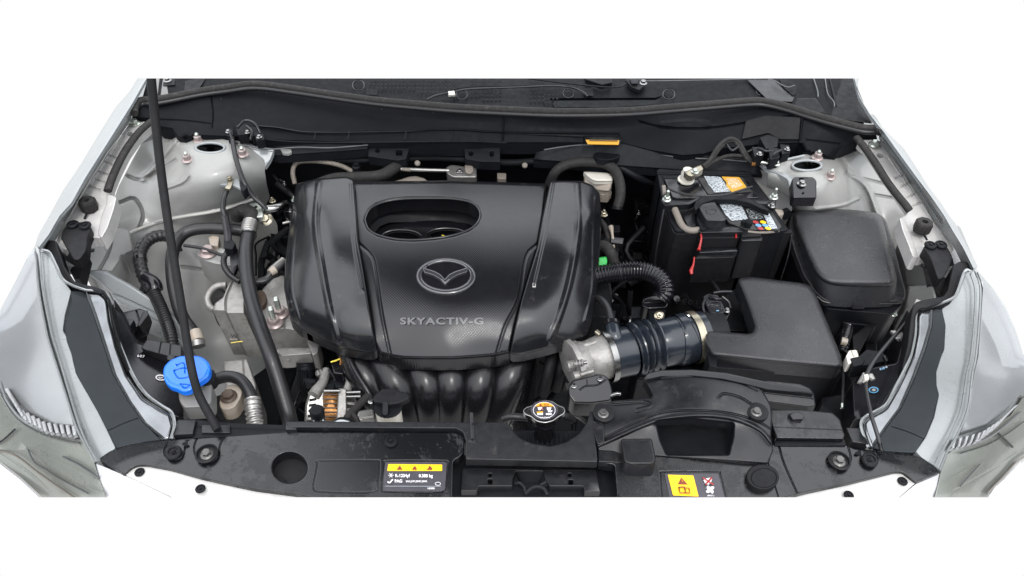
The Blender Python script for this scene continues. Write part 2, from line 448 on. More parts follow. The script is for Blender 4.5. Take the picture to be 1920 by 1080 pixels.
def text(name, s, p0, ux, uy, z, mats, par, off=.0008, bold=.012, ext=0., spacing=1.):
    c = bpy.data.curves.new(name, 'FONT'); c.body = s; c.size = 1; c.offset = bold; c.extrude = ext; c.resolution_u = 3; c.space_character = spacing
    o = bpy.data.objects.new(name, c); COL.objects.link(o); bpy.context.view_layer.update()
    me = bpy.data.meshes.new_from_object(o.evaluated_get(bpy.context.evaluated_depsgraph_get())); bpy.data.objects.remove(o); bpy.data.curves.remove(c)
    zf = zfun(z); Q = np.array([(p0[0]+v.co.x*ux[0]+v.co.y*uy[0], p0[1]+v.co.x*ux[1]+v.co.y*uy[1]) for v in me.vertices]); Z = zf(Q)
    for v, q, zz in zip(me.vertices, Q, Z): v.co = W(q[0], q[1], zz+off+v.co.z)
    me.materials.clear(); return link(name, me, mats, par)
# ================================================================ car body: shell, aprons, strut towers, shelves
body = thing('car_body', 'silver grey painted car body around the open engine bay, both fenders and strut towers', 'car body', (950, 300, -.3))
def sheet(name, poly, z, m_, par=body, **k):
    k.setdefault('h', .012); k.setdefault('w', 3); k.setdefault('d', .003); k.setdefault('step', 12); k.setdefault('rc', 5)
    return panel(name, poly, z, m_, par, **k)
ZL = [(272, 150, .17), (225, 232, .16), (160, 335, .14), (112, 405, .12), (68, 460, .105), (180, 240, .12), (110, 340, .09), (60, 430, .06), (20, 520, .03)]
sheet('fender', [(283, 140), (272, 153), (247, 197), (225, 232), (195, 280), (160, 335), (135, 380), (112, 405), (92, 440), (72, 466), (66, 459), (72, 440), (92, 405), (118, 357), (150, 310), (180, 260), (216, 202), (244, 170), (262, 140)], ZL, 'paint', h=.006, w=6, d=.006)
sheet('fender_gutter', [(274, 150), (256, 187), (244, 228), (225, 255), (200, 287), (186, 310), (172, 332), (158, 357), (145, 378), (130, 408), (112, 440), (92, 466), (74, 464), (93, 438), (113, 404), (136, 379), (161, 334), (196, 279), (226, 231), (248, 196)],
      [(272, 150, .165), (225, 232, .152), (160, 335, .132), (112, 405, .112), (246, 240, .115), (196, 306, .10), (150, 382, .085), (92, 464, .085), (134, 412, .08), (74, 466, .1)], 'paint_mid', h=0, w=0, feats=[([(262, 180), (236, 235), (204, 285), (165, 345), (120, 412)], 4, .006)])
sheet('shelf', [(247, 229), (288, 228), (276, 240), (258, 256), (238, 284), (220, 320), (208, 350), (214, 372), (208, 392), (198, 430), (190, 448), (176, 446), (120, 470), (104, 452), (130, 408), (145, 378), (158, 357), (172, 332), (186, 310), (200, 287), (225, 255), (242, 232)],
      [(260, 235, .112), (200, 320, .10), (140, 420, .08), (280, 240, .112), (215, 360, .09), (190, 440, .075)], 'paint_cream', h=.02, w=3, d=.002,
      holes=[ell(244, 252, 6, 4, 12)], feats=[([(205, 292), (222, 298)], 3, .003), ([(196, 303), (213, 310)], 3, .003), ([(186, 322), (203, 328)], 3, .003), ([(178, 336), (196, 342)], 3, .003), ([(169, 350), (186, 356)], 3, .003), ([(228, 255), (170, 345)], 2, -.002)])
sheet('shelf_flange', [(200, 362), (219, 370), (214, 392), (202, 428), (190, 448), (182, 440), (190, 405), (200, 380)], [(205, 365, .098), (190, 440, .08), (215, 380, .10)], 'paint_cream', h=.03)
bolt(body, 252, 232, .113, .0085, 'zinc', None, name='bolt'); bolt(body, 163, 375, .088, .008, 'zinc', None)
# inner apron left
AL = [(290, 250, .05), (340, 235, .07), (252, 300, .02), (230, 360, -.01), (215, 420, -.03), (300, 300, .015), (330, 270, .075), (394, 275, .085), (350, 300, .08), (300, 335, .02), (280, 380, -.02), (320, 350, .04),
      (450, 300, .08), (495, 275, .05), (500, 330, .02), (400, 340, .065), (340, 385, .0), (400, 392, -.02), (470, 372, -.03), (500, 365, -.05), (250, 432, -.05), (240, 470, -.08), (300, 425, -.06), (400, 420, -.075), (480, 400, -.10), (510, 430, -.16),
      (320, 480, -.12), (400, 500, -.15), (260, 520, -.16), (330, 600, -.24), (400, 640, -.3), (450, 560, -.25), (500, 500, -.25), (430, 720, -.34), (540, 760, -.4)]
sheet('inner_apron', [(286, 232), (345, 236), (420, 262), (516, 276), (505, 300), (496, 318), (500, 345), (506, 370), (498, 385), (520, 420), (530, 560), (545, 780), (400, 780), (330, 690), (250, 610), (200, 545), (196, 470), (190, 440), (205, 400), (222, 350), (248, 300)],
      AL, 'paint_inner', h=0, w=0, step=9, holes=[ell(394, 277, 25, 8, 20)],
      feats=[([(240, 437), (262, 428), (300, 415), (345, 405), (400, 396), (440, 385), (480, 372)], 4, -.004), ([(330, 262), (300, 300), (268, 335)], 9, -.010), ([(240, 330), (268, 335), (330, 300)], 5, .006), ([(300, 356), (340, 342), (352, 330)], 6, -.006),
             ([(225, 380), (252, 372), (268, 400), (262, 425)], 5, .008), ([(340, 500), (420, 510), (470, 500)], 5, .006)])
T('seam_sealer', [(243, 438, -.043), (262, 429, -.045), (300, 416, -.05), (345, 406, -.018), (400, 397, -.016), (440, 386, -.018), (482, 371, -.02)], .0035, 'sealer', body, n=8)
# rim of the tower opening
T('tower_rim', [(p[0], p[1], .0865) for p in ell(394, 277.5, 27.5, 9.5, 16)]+[(421.5, 277.5, .0865)], .003, 'paint', body, n=8)
lathe('tower_cup', [(.026, -.05), (.028, -.002), (.026, 0)], (394, 279, .05), 'black_deep', body, n=24)
lathe('strut_rod', [(.008, 0), (.008, .02), (.004, .022)], (396, 281, .045), 'steel', body, n=12)
for x, y in ((352, 300), (372, 264), (456, 290)): bolt(body, x, y, .083, .0085, 'nut_pink', 'zinc', washer=1.45, hh=1.15, studh=.9)
# rear edge of tower / small flange
sheet('tower_flange', [(440, 262), (470, 272), (516, 279), (508, 300), (497, 316), (493, 300), (478, 288), (455, 279)], [(450, 265, .082), (510, 285, .06), (495, 312, .04)], 'paint', h=.006)
# box part under the shelf, left front
sheet('frame_rail', [(156, 508), (197, 506), (250, 536), (300, 568), (343, 605), (356, 640), (352, 668), (316, 612), (265, 588), (222, 570), (205, 548), (188, 532)], [(160, 508, .01), (250, 545, -.04), (350, 640, -.12), (200, 508, 0), (230, 572, -.06)], 'paint', h=.06, w=6, d=.01, feats=[([(205, 548), (260, 572), (316, 600)], 3, .004)])
sheet('side_plate', [(150, 440), (186, 446), (210, 420), (242, 430), (250, 470), (232, 478), (210, 510), (165, 508), (150, 500)], [(150, 440, .03), (245, 430, -.02), (165, 508, .01), (240, 475, -.03)], 'paint_inner', h=.05, holes=[ell(200, 437, 11, 9, 14), ell(171, 470, 5, 3, 10), ell(229, 486, 4, 8, 12)], feats=[([(212, 425), (205, 470), (185, 508)], 4, .006)])
# ---- right side
sheet('fender', [(1600, 140), (1612, 140), (1606, 165), (1617, 190), (1633, 215), (1653, 237), (1672, 257), (1694, 277), (1717, 312), (1742, 352), (1764, 380), (1780, 405), (1792, 420), (1812, 460), (1834, 500), (1826, 506), (1806, 466), (1785, 432), (1770, 405), (1743, 366), (1713, 326), (1685, 288), (1655, 246), (1646, 236), (1630, 215), (1610, 182)],
      [(1605, 150, .18), (1650, 242, .16), (1715, 325, .14), (1770, 405, .12), (1830, 505, .10), (1672, 250, .15), (1745, 350, .11), (1800, 430, .09), (1840, 500, .08)], 'paint', h=.006, w=5, d=.006)
sheet('fender_gutter', [(1648, 240), (1656, 247), (1686, 289), (1714, 327), (1744, 367), (1771, 406), (1786, 434), (1807, 468), (1826, 508), (1806, 500), (1792, 470), (1775, 445), (1752, 420), (1733, 385), (1708, 345), (1686, 312), (1664, 284), (1648, 262)],
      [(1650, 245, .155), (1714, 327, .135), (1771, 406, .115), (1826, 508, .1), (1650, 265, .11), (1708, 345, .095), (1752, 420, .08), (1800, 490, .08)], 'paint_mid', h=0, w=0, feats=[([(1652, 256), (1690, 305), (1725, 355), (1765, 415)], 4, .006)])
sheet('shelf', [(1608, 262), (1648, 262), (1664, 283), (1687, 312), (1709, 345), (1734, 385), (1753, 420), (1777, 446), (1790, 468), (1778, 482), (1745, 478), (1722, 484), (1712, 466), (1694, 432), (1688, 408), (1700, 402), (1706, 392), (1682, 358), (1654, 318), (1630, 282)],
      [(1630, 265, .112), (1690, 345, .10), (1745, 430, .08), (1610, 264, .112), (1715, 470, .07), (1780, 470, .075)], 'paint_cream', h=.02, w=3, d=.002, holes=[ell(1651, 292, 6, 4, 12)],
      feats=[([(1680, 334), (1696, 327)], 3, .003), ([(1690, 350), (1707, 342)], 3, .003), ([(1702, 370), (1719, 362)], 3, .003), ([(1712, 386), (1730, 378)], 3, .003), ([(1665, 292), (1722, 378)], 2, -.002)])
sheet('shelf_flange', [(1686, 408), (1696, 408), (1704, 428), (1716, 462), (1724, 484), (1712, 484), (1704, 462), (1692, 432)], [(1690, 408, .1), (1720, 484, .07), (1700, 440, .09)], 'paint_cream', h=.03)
bolt(body, 1640, 272, .113, .0085, 'zinc', None); bolt(body, 1735, 420, .086, .008, 'zinc', None)
AR = [(1540, 282, .06), (1610, 282, .05), (1660, 330, .0), (1690, 400, -.03), (1513, 310, .088), (1470, 320, .08), (1450, 330, .07), (1556, 335, .084), (1590, 340, .04), (1620, 330, .01), (1600, 380, .0), (1640, 400, -.04), (1540, 380, .05), (1500, 360, .06), (1530, 410, .01), (1600, 430, -.05), (1660, 460, -.09), (1710, 520, -.1), (1700, 600, -.2), (1640, 700, -.3), (1480, 420, -.05), (1440, 400, -.1), (1440, 340, .05), (1500, 600, -.25)]
sheet('inner_apron', [(1440, 320), (1460, 300), (1510, 290), (1540, 276), (1622, 280), (1660, 316), (1690, 356), (1712, 398), (1690, 412), (1706, 450), (1730, 500), (1740, 560), (1720, 600), (1700, 690), (1600, 700), (1500, 610), (1450, 430), (1438, 360)],
      AR, 'paint_inner', h=0, w=0, step=9, holes=[ell(1513, 310, 25, 8, 20)], feats=[([(1590, 322), (1625, 350), (1645, 400)], 9, -.01), ([(1530, 392), (1580, 385), (1610, 372)], 5, -.005), ([(1600, 330), (1660, 345)], 4, .004), ([(1640, 365), (1680, 372)], 4, .004)])
T('tower_rim', [(p[0], p[1], .0895) for p in ell(1513, 310.5, 27.5, 9.5, 16)]+[(1540.5, 310.5, .0895)], .003, 'paint', body, n=8)
lathe('tower_cup', [(.026, -.05), (.028, -.002), (.026, 0)], (1513, 312, .052), 'black_deep', body, n=24)
lathe('strut_rod', [(.008, 0), (.008, .02), (.004, .022)], (1512, 314, .047), 'steel', body, n=12)
for x, y in ((1532, 296), (1556, 332)): bolt(body, x, y, .085, .0085, 'nut_pink', 'zinc', washer=1.45, hh=1.15, studh=.9)
sheet('side_plate', [(1690, 440), (1712, 444), (1722, 484), (1744, 490), (1752, 520), (1726, 538), (1700, 536), (1694, 500)], [(1700, 445, 0), (1750, 520, -.01), (1695, 530, -.06)], 'paint_inner', h=.06, holes=[ell(1703, 470, 11, 9, 14), ell(1733, 495, 7, 8, 12)])
sheet('frame_rail', [(1702, 536), (1750, 534), (1756, 560), (1730, 590), (1690, 590), (1698, 560)], [(1702, 536, -.03), (1750, 534, -.01), (1700, 590, -.08)], 'paint_inner', h=.08, w=5, d=.01)
# weatherstrips on the shelf's inner edge
for P in ([(289, 224, .128), (272, 237, .126), (257, 252, .123), (240, 275, .12), (227, 297, .117), (215, 322, .112), (206, 345, .108), (198, 361, .104)], [(1606, 258, .128), (1619, 274, .126), (1632, 292, .123), (1648, 316, .119), (1663, 340, .115), (1681, 364, .111), (1699, 386, .106), (1712, 400, .1)]):
    o = T('edge_seal', P[:-1]+[((P[-1][0]+P[-2][0])/2, (P[-1][1]+P[-2][1])/2+ (5 if P[0][0] < 900 else 2), P[-1][2])], .0115, 'rubber_matte', None, n=12, sq=(.0082, .0065))
    tag(o, 'black rubber edge strip along the left inner fender shelf' if P[0][0] < 900 else 'black rubber edge strip along the right inner fender shelf', 'weatherstrip', 'edge strips on the fender shelves')
# rubber stops
for (x, y, z, lab) in ((170, 390, .085, 'black octagonal rubber bump stop on the left fender shelf'), (1726, 430, .085, 'black octagonal rubber bump stop on the right fender shelf')):
    r_ = thing('bump_stop', lab, 'bump stop', (x, y, z), 'rubber bump stops')
    lathe('stop', [(.015, 0), (.0165, .004), (.0165, .020), (.0145, .0235), (.006, .0235), (.005, .015)], (x, y+3, z), 'rubber_matte', r_, n=8, ang=20)
    T('tie', [(x-6, y+8, z+.004), (x-12, y+20, z)] if x < 900 else [(x+6, y+8, z+.004), (x+12, y+20, z)], .002, 'plastic_dark', r_, n=6)
# black triangular brackets behind the headlamps with two round clips
def tri(lab, plate, base, c1, c2, z):
    r_ = thing('headlamp_bracket', lab, 'bracket', (plate[0][0], plate[0][1], z), 'headlamp brackets')
    block('plate', plate, z, .02, 'plastic_dull', r_, w=3, d=.002, rc=5)
    block('arm', base, [(base[0][0], base[0][1], z-.015), (base[2][0], base[2][1], z-.04), (base[1][0], base[1][1], z-.01)], .03, 'plastic_dull', r_, w=3, rc=3)
    clip(r_, *c1, z+.001, .011, 'plastic_dark'); clip(r_, *c2, z+.001, .011, 'plastic_dark')
tri('black triangular headlamp bracket with two round clips on the left fender', [(118, 432), (124, 424), (150, 416), (166, 418), (172, 428), (164, 444), (162, 470), (150, 487), (139, 488), (128, 470), (114, 446)], [(114, 446), (162, 470), (155, 500), (150, 524), (140, 526), (122, 490), (112, 452)], (137, 422), (160, 424), .092)
tri('black triangular headlamp bracket with two round clips on the right fender', [(1730, 464), (1742, 455), (1772, 458), (1780, 470), (1786, 482), (1778, 505), (1768, 522), (1758, 524), (1750, 500), (1742, 480)], [(1742, 480), (1786, 482), (1790, 500), (1772, 552), (1764, 558), (1754, 545), (1748, 510)], (1764, 460), (1744, 461), .092)
# ================================================================ headlamps
def lampset(lab, zf, P, teeth, rim):
    r_ = thing('headlamp', lab, 'headlamp', (P['dark'][0][0], P['dark'][0][1], 0), 'headlamps')
    z0 = zfun(zf)
    dz = lambda k: (lambda Q: z0(Q)-k)
    panel('housing', P['all'], dz(.030), 'lamp_grey', r_, h=.05, w=0, rc=3, step=30)
    panel('reflector', P['outer'], dz(.014), 'lamp_silver', r_, h=.01, w=3, d=.002, rc=3, step=20)
    panel('bulb_chamber', P['low'], dz(.019), 'lamp_low', r_, h=.006, w=3, d=.003, rc=2, step=18, feats=[(q, 3.5, .0012) for q in P['lowf']])
    panel('side_panel', P['light'], dz(.012), 'lamp_grey', r_, h=.012, w=2, d=.001, rc=3, step=18)
    panel('dark_panel', P['dark'], dz(.007), 'lamp_dark', r_, h=.004, w=1.5, d=.0006, rc=3, step=18, feats=[(P['line'], 1.3, .0015)])
    panel('chrome_bar', P['bar'], dz(.002), 'bar_silver', r_, h=.006, w=8, d=.004, rc=4, step=14)
    for q in P['seam']: T('seam_trim', [(x, y, float(z0(np.array([[x, y]]))[0])-.002) for x, y in q], 0.0018, 'lamp_grey', r_, n=6)
    for (a, b, c, d) in teeth:
        z_ = float(z0(np.array([[a, b]]))[0])
        panel('optic_rib', [(a-4, b-1), (a+3.4, b-3), (c+3.4, d-1), (c-4, d+1)], z_-.003, 'paint_white', r_, h=.007, w=2., d=.003, rc=1, step=40)
    for q, m_, rr in P['wires']: T('lamp_line', [(x, y, float(z0(np.array([[x, y]]))[0])-.012) for x, y in q], rr, m_, r_, n=6)
    T('rim', [(x, y, float(z0(np.array([[x, y]]))[0])+.001) for x, y in rim], .002, 'lamp_grey', r_, n=8, sq=(.0026, .0016))
    panel('lens', P['all'], dz(-.010), 'lens', r_, h=.0, w=5, d=.006, rc=4, step=14)
    return r_
HL = [(68, 462, .105), (160, 544, .078), (225, 665, .04), (322, 772, .01), (310, 825, .0), (180, 865, -.005), (0, 600, .045), (0, 727, 0.), (-80, 700, -.05), (0, 867, -.07), (82, 934, -.08), (202, 931, -.02), (90, 700, .035), (100, 800, .0)]
L = dict(all=[(68, 460), (76, 468), (92, 471), (105, 498), (120, 526), (158, 543), (190, 546), (203, 562), (209, 600), (222, 640), (250, 705), (275, 740), (302, 760), (322, 773), (328, 796), (322, 820), (310, 827), (252, 832), (222, 840), (180, 868), (204, 945), (90, 945), (40, 899), (0, 868), (-60, 822), (-90, 740), (-60, 640), (0, 580), (30, 525), (50, 484)],
    outer=[(67, 468), (72, 545), (87, 625), (100, 667), (125, 745), (140, 800), (92, 795), (50, 770), (15, 740), (-10, 720), (-60, 640), (2, 582), (30, 527), (50, 487)],
    low=[(-70, 690), (0, 735), (30, 772), (70, 802), (140, 818), (156, 822), (178, 868), (203, 945), (90, 945), (40, 897), (0, 866), (-60, 820)],
    lowf=[[(150, 830), (60, 800), (10, 765)], [(190, 900), (110, 860), (50, 840)], [(195, 920), (120, 895), (60, 850), (52, 840)], [(-10, 840), (60, 890), (110, 940)]],
    light=[(74, 472), (92, 473), (108, 510), (122, 530), (134, 546), (122, 590), (118, 620), (131, 640), (138, 680), (146, 705), (184, 770), (217, 840), (190, 862), (182, 866), (152, 800), (111, 667), (98, 625), (81, 540)],
    dark=[(132, 546), (162, 548), (175, 590), (195, 650), (212, 702), (240, 750), (268, 790), (303, 826), (250, 832), (218, 840), (182, 770), (142, 700), (135, 667), (125, 640), (121, 612), (128, 585), (134, 565)],
    line=[(160, 825), (200, 808), (235, 792), (266, 781)],
    bar=[(160, 545), (188, 548), (201, 562), (206, 600), (219, 650), (238, 702), (268, 747), (298, 766), (319, 776), (325, 797), (318, 823), (308, 826), (270, 795), (240, 753), (212, 704), (195, 651), (175, 591), (163, 560)],
    wires=[([(0, 716), (14, 752), (44, 788), (92, 812), (143, 822)], 'lamp_silver', .002), ([(2, 742), (30, 784), (70, 810), (120, 826), (150, 830)], 'steel', .0012), ([(-40, 845), (20, 850), (70, 885), (120, 920), (150, 940)], 'dusty_tan', .0016), ([(28, 805), (4, 826), (-20, 838)], 'plastic_dark', .0016), ([(52, 842), (64, 866), (86, 880), (110, 896), (165, 925)], 'edge_grey', .0014), ([(118, 856), (150, 872), (186, 896)], 'edge_grey', .0016)],
    seam=[[(65, 465), (72, 540), (87, 622), (100, 667), (125, 745), (145, 805), (178, 866)], [(74, 470), (80, 540), (97, 625), (110, 667), (150, 800), (182, 864)]])
tl = []
for k in range(15):
    t = k/14; a = np.array([[12, 738], [38, 776], [84, 800], [138, 806]]); s = t*3; i = min(2, int(s)); p = a[i]*(1-(s-i))+a[i+1]*(s-i)
    tl.append((p[0], p[1]-8+2*t, p[0]+12-9*t, p[1]+10))
lampset('clear headlamp on the left of the picture, beside the blue washer cap', HL, L, tl, [(78, 468), (92, 473), (105, 498), (120, 526), (158, 543), (190, 546), (204, 562), (210, 600), (222, 640), (250, 705), (275, 740), (302, 760), (321, 773), (327, 796), (321, 822)])
HR = [(1830, 504, .105), (1735, 575, .07), (1710, 665, .04), (1620, 780, .012), (1630, 840, 0), (1762, 884, -.005), (1900, 600, .05), (1918, 700, .02), (1980, 740, -.04), (1907, 860, -.07), (1850, 934, -.08), (1748, 931, -.02), (1830, 700, .035), (1830, 830, .0)]
Rr = dict(all=[(1829, 503), (1822, 509), (1810, 508), (1796, 546), (1785, 560), (1747, 574), (1724, 579), (1717, 592), (1716, 625), (1708, 665), (1698, 690), (1680, 725), (1660, 760), (1625, 780), (1615, 793), (1618, 812), (1628, 838), (1640, 846), (1700, 852), (1728, 860), (1762, 886), (1747, 945), (1845, 945), (1865, 913), (1890, 890), (1912, 862), (1990, 800), (1990, 700), (1919, 665), (1905, 620), (1885, 575), (1860, 538)],
    outer=[(1832, 508), (1842, 540), (1838, 600), (1833, 667), (1825, 702), (1817, 765), (1800, 812), (1850, 795), (1890, 765), (1913, 740), (1990, 740), (1990, 700), (1917, 665), (1903, 620), (1883, 578), (1860, 540)],
    low=[(1776, 850), (1800, 830), (1850, 808), (1895, 778), (1917, 745), (1990, 745), (1990, 800), (1910, 862), (1888, 890), (1863, 912), (1843, 945), (1749, 945), (1762, 888)],
    lowf=[[(1810, 840), (1860, 820), (1905, 790)], [(1870, 813), (1898, 838)], [(1800, 905), (1840, 870)], [(1790, 920), (1860, 880), (1905, 850)], [(1775, 900), (1830, 870)]],
    light=[(1828, 508), (1812, 510), (1798, 548), (1787, 561), (1765, 580), (1772, 610), (1770, 655), (1764, 668), (1755, 697), (1755, 722), (1760, 740), (1751, 782), (1735, 820), (1716, 846), (1728, 858), (1760, 880), (1777, 845), (1795, 815), (1815, 765), (1822, 702), (1830, 667), (1835, 600), (1837, 540)],
    dark=[(1747, 577), (1766, 580), (1773, 610), (1770, 655), (1764, 668), (1755, 697), (1756, 724), (1760, 740), (1750, 782), (1735, 820), (1716, 849), (1660, 846), (1636, 840), (1665, 798), (1690, 765), (1717, 705), (1737, 650), (1748, 610)],
    line=[(1674, 800), (1710, 812), (1752, 832), (1785, 848)],
    bar=[(1725, 581), (1749, 576), (1748, 612), (1737, 651), (1717, 706), (1690, 766), (1665, 799), (1636, 841), (1628, 835), (1620, 810), (1618, 794), (1627, 783), (1661, 763), (1682, 727), (1700, 690), (1711, 665), (1719, 625), (1720, 594)],
    wires=[([(1782, 842), (1838, 828), (1875, 806), (1915, 772)], 'lamp_silver', .002), ([(1800, 850), (1850, 834), (1890, 812), (1920, 790)], 'steel', .0012), ([(1850, 925), (1875, 900), (1905, 868), (1930, 850)], 'dusty_tan', .0016), ([(1871, 812), (1898, 838)], 'ink_black', .0022), ([(1800, 912), (1815, 895), (1838, 870)], 'edge_grey', .0012)],
    seam=[[(1828, 508), (1838, 540), (1836, 600), (1830, 667), (1823, 702), (1815, 765), (1795, 815), (1777, 845), (1762, 882)], [(1820, 512), (1829, 545), (1827, 600), (1821, 667), (1813, 702), (1803, 765), (1784, 812), (1760, 858), (1752, 874)]])
tr = []
for k in range(14):
    t = k/13; a = np.array([[1788, 836], [1838, 822], [1872, 798], [1900, 770]]); s = t*3; i = min(2, int(s)); p = a[i]*(1-(s-i))+a[i+1]*(s-i)
    tr.append((p[0]+2+4*t, p[1]-11+2*t, p[0]-2-8*t, p[1]+5))
lampset('clear headlamp on the right of the picture, beside the thin bent cable', HR, Rr, tr, [(1822, 509), (1810, 508), (1796, 546), (1785, 560), (1747, 574), (1724, 579), (1717, 592), (1716, 625), (1708, 665), (1698, 690), (1680, 725), (1660, 760), (1625, 780), (1615, 793), (1618, 812), (1628, 838)])
# rubber lips along the headlamp tops
for lab, P, Q in (('black rubber lip along the top of the left headlamp', [(90, 450), (106, 452), (112, 470), (122, 500), (140, 528), (160, 534), (180, 538), (196, 545), (206, 560), (214, 600), (228, 650), (246, 695), (240, 700), (220, 655), (208, 605), (202, 563), (190, 549), (158, 546), (119, 529), (104, 500), (92, 473), (78, 468)], [(95, 460, .098), (160, 538, .08), (210, 600, .065), (246, 695, .035)]),
                  ('black rubber lip along the top of the right headlamp', [(1822, 492), (1800, 490), (1786, 498), (1776, 545), (1768, 556), (1745, 560), (1718, 566), (1710, 576), (1706, 600), (1700, 650), (1690, 690), (1696, 694), (1708, 665), (1715, 625), (1717, 592), (1724, 581), (1747, 577), (1785, 563), (1797, 548), (1811, 510), (1824, 510)], [(1815, 498, .098), (1745, 565, .08), (1708, 610, .065), (1692, 690, .035)])):
    o = panel('lamp_lip', P, Q, 'plastic_dull', None, h=.03, w=4, d=.004, rc=3); tag(o, lab, 'rubber lip', 'lips along the headlamps')
# ================================================================ bumper
bm_ = thing('front_bumper', 'white painted front bumper with black push clips below the radiator cover', 'bumper', (950, 930, -.1))
ZB = [(180, 867, -.012), (480, 918, -.02), (1762, 886, -.012), (1465, 934, -.02)]
panel('flange', [(234, 890), (240, 880), (256, 872), (275, 872), (320, 880), (375, 895), (425, 906), (480, 917), (555, 926), (640, 935), (640, 950), (360, 950), (328, 934)], [(234, 890, -.014), (640, 940, -.02), (360, 950, -.02)], 'paint_cream', bm_, h=.004, w=2, d=.001)
panel('skin', [(179, 868), (232, 890), (330, 936), (360, 955), (204, 960)], [(179, 868, -.014), (232, 890, -.016), (204, 950, -.06), (350, 950, -.03)], 'paint_white', bm_, h=.003, w=3, d=.003)
panel('skin', [(-90, 825), (0, 869), (40, 900), (90, 948), (-90, 960)], [(0, 869, -.085), (90, 948, -.09), (-60, 950, -.15)], 'paint_white', bm_, h=.003, w=2, d=.002)
panel('flange', [(1717, 905), (1710, 892), (1692, 885), (1677, 885), (1640, 894), (1590, 906), (1515, 921), (1455, 936), (1455, 950), (1650, 950), (1683, 934)], [(1717, 905, -.014), (1455, 940, -.02), (1650, 950, -.02)], 'paint_cream', bm_, h=.004, w=2, d=.001)
panel('skin', [(1762, 887), (1717, 907), (1683, 935), (1655, 955), (1745, 960)], [(1762, 887, -.014), (1717, 907, -.016), (1745, 950, -.06), (1660, 950, -.03)], 'paint_white', bm_, h=.003, w=3, d=.003)
panel('skin', [(1850, 936), (1865, 914), (1890, 892), (1914, 864), (1912, 885), (1910, 960), (1840, 960)], [(1850, 936, -.09), (1914, 864, -.085), (1900, 950, -.13)], 'paint_white', bm_, h=.003, w=2, d=.002)
for x, y in ((262, 886), (376, 917), (1692, 903), (1591, 929)): clip(bm_, x, y, -.013, .0075, 'plastic_dark')
# ================================================================ radiator cover
rc_ = thing('radiator_cover', 'long black plastic radiator cover with warning labels across the front', 'radiator cover', (950, 860, -.02))
ZC = [(545, 809, .0), (555, 926, -.008), (187, 860, -.006)]
zc = zfun([(545, 809, .0), (555, 926, -.008), (187, 860, -.006)])
panel('left_panel', [(184, 861), (206, 846), (228, 836), (256, 829), (312, 824), (366, 819), (450, 813), (545, 809), (700, 810), (858, 811), (871, 818), (870, 850), (862, 858), (850, 864), (848, 945), (640, 945), (555, 927), (480, 918), (425, 907), (375, 896), (320, 881), (275, 873), (260, 873), (248, 877), (233, 890)],
      zc, 'plastic_wet', rc_, h=.018, w=3, d=.003, rc=6, step=14, holes=[ell(543, 877, 33, 29, 28)],
      feats=[([(596, 868), (600, 864), (700, 863), (712, 868), (709, 905), (700, 922), (604, 922), (588, 915), (592, 890), (596, 868)], 1.6, .0012), ([(722, 868), (728, 864), (830, 864), (838, 870), (832, 905), (826, 922), (728, 922), (716, 915), (722, 868)], 1.6, .0012),
             ([(312, 830), (308, 850), (320, 862), (338, 860), (346, 845), (350, 828)], 2.2, .002), ([(372, 815), (364, 840), (372, 862), (392, 868), (408, 858), (412, 838), (420, 818)], 2.2, .002)])
panel('left_well', ell(543, 884, 37, 32, 20), -.024, 'plastic_dull', rc_, h=.01, w=0); lathe('well_post', [(.018, -.02), (.018, .0)], (550, 893, -.022), 'plastic_dull', rc_, n=4)
zu = zfun([(537, 790, .010), (1118, 845, .010), (870, 862, .006)])
panel('top_strip', [(536, 790), (882, 792), (946, 792), (956, 798), (962, 808), (975, 821), (997, 831), (1032, 836), (1060, 829), (1085, 814), (1100, 794), (1107, 770), (1113, 772), (1116, 800), (1119, 845), (1121, 867), (873, 862), (873, 826), (868, 811), (855, 804), (562, 802), (540, 803)], zu, 'plastic', rc_, h=.015, w=2.5, d=.003, rc=3, step=14, feats=[([(885, 794), (886, 822)], 3, -.004)])
for (a, b) in (((884, 775), (886, 824)),): T('rib', [(a[0], a[1], .012), (b[0], b[1], .013)], .003, 'plastic', rc_, n=6)
panel('lower_wall', [(870, 861), (1121, 866), (1155, 872), (1160, 950), (846, 950), (850, 866)], -.045, 'plastic_dark', rc_, h=.01, w=0, rc=1)
panel('right_panel', [(1120, 845), (1152, 846), (1160, 850), (1372, 864), (1440, 868), (1447, 832), (1585, 832), (1602, 841), (1655, 846), (1702, 851), (1728, 858), (1750, 872), (1764, 885), (1717, 905), (1692, 886), (1677, 886), (1640, 895), (1590, 907), (1515, 922), (1455, 937), (1450, 945), (1158, 945), (1152, 872), (1124, 868)],
      [(1150, 850, .0), (1170, 945, -.008), (1764, 885, -.006)], 'plastic_wet', rc_, h=.018, w=3, d=.003, rc=5, step=14,
      feats=[([(1242, 945), (1238, 890), (1244, 884), (1340, 884), (1350, 890), (1364, 945)], 1.6, .0012), ([(1460, 836), (1470, 870), (1497, 930)], 2.5, .003), ([(1440, 868), (1460, 935)], 1.5, .002), ([(1612, 845), (1616, 866), (1628, 876), (1642, 872), (1645, 858), (1638, 846)], 2, .002), ([(1590, 836), (1595, 860), (1588, 872), (1570, 876), (1552, 866)], 2.5, .002)])
panel('round_recess', ell(1430, 894, 31, 24, 22, .1), .004, 'plastic_dull', rc_, h=.012, w=2.5, d=.003, feats=[(ell(1432, 896, 24, 18, 16)+[(1456, 896)], 1.5, .0015)])
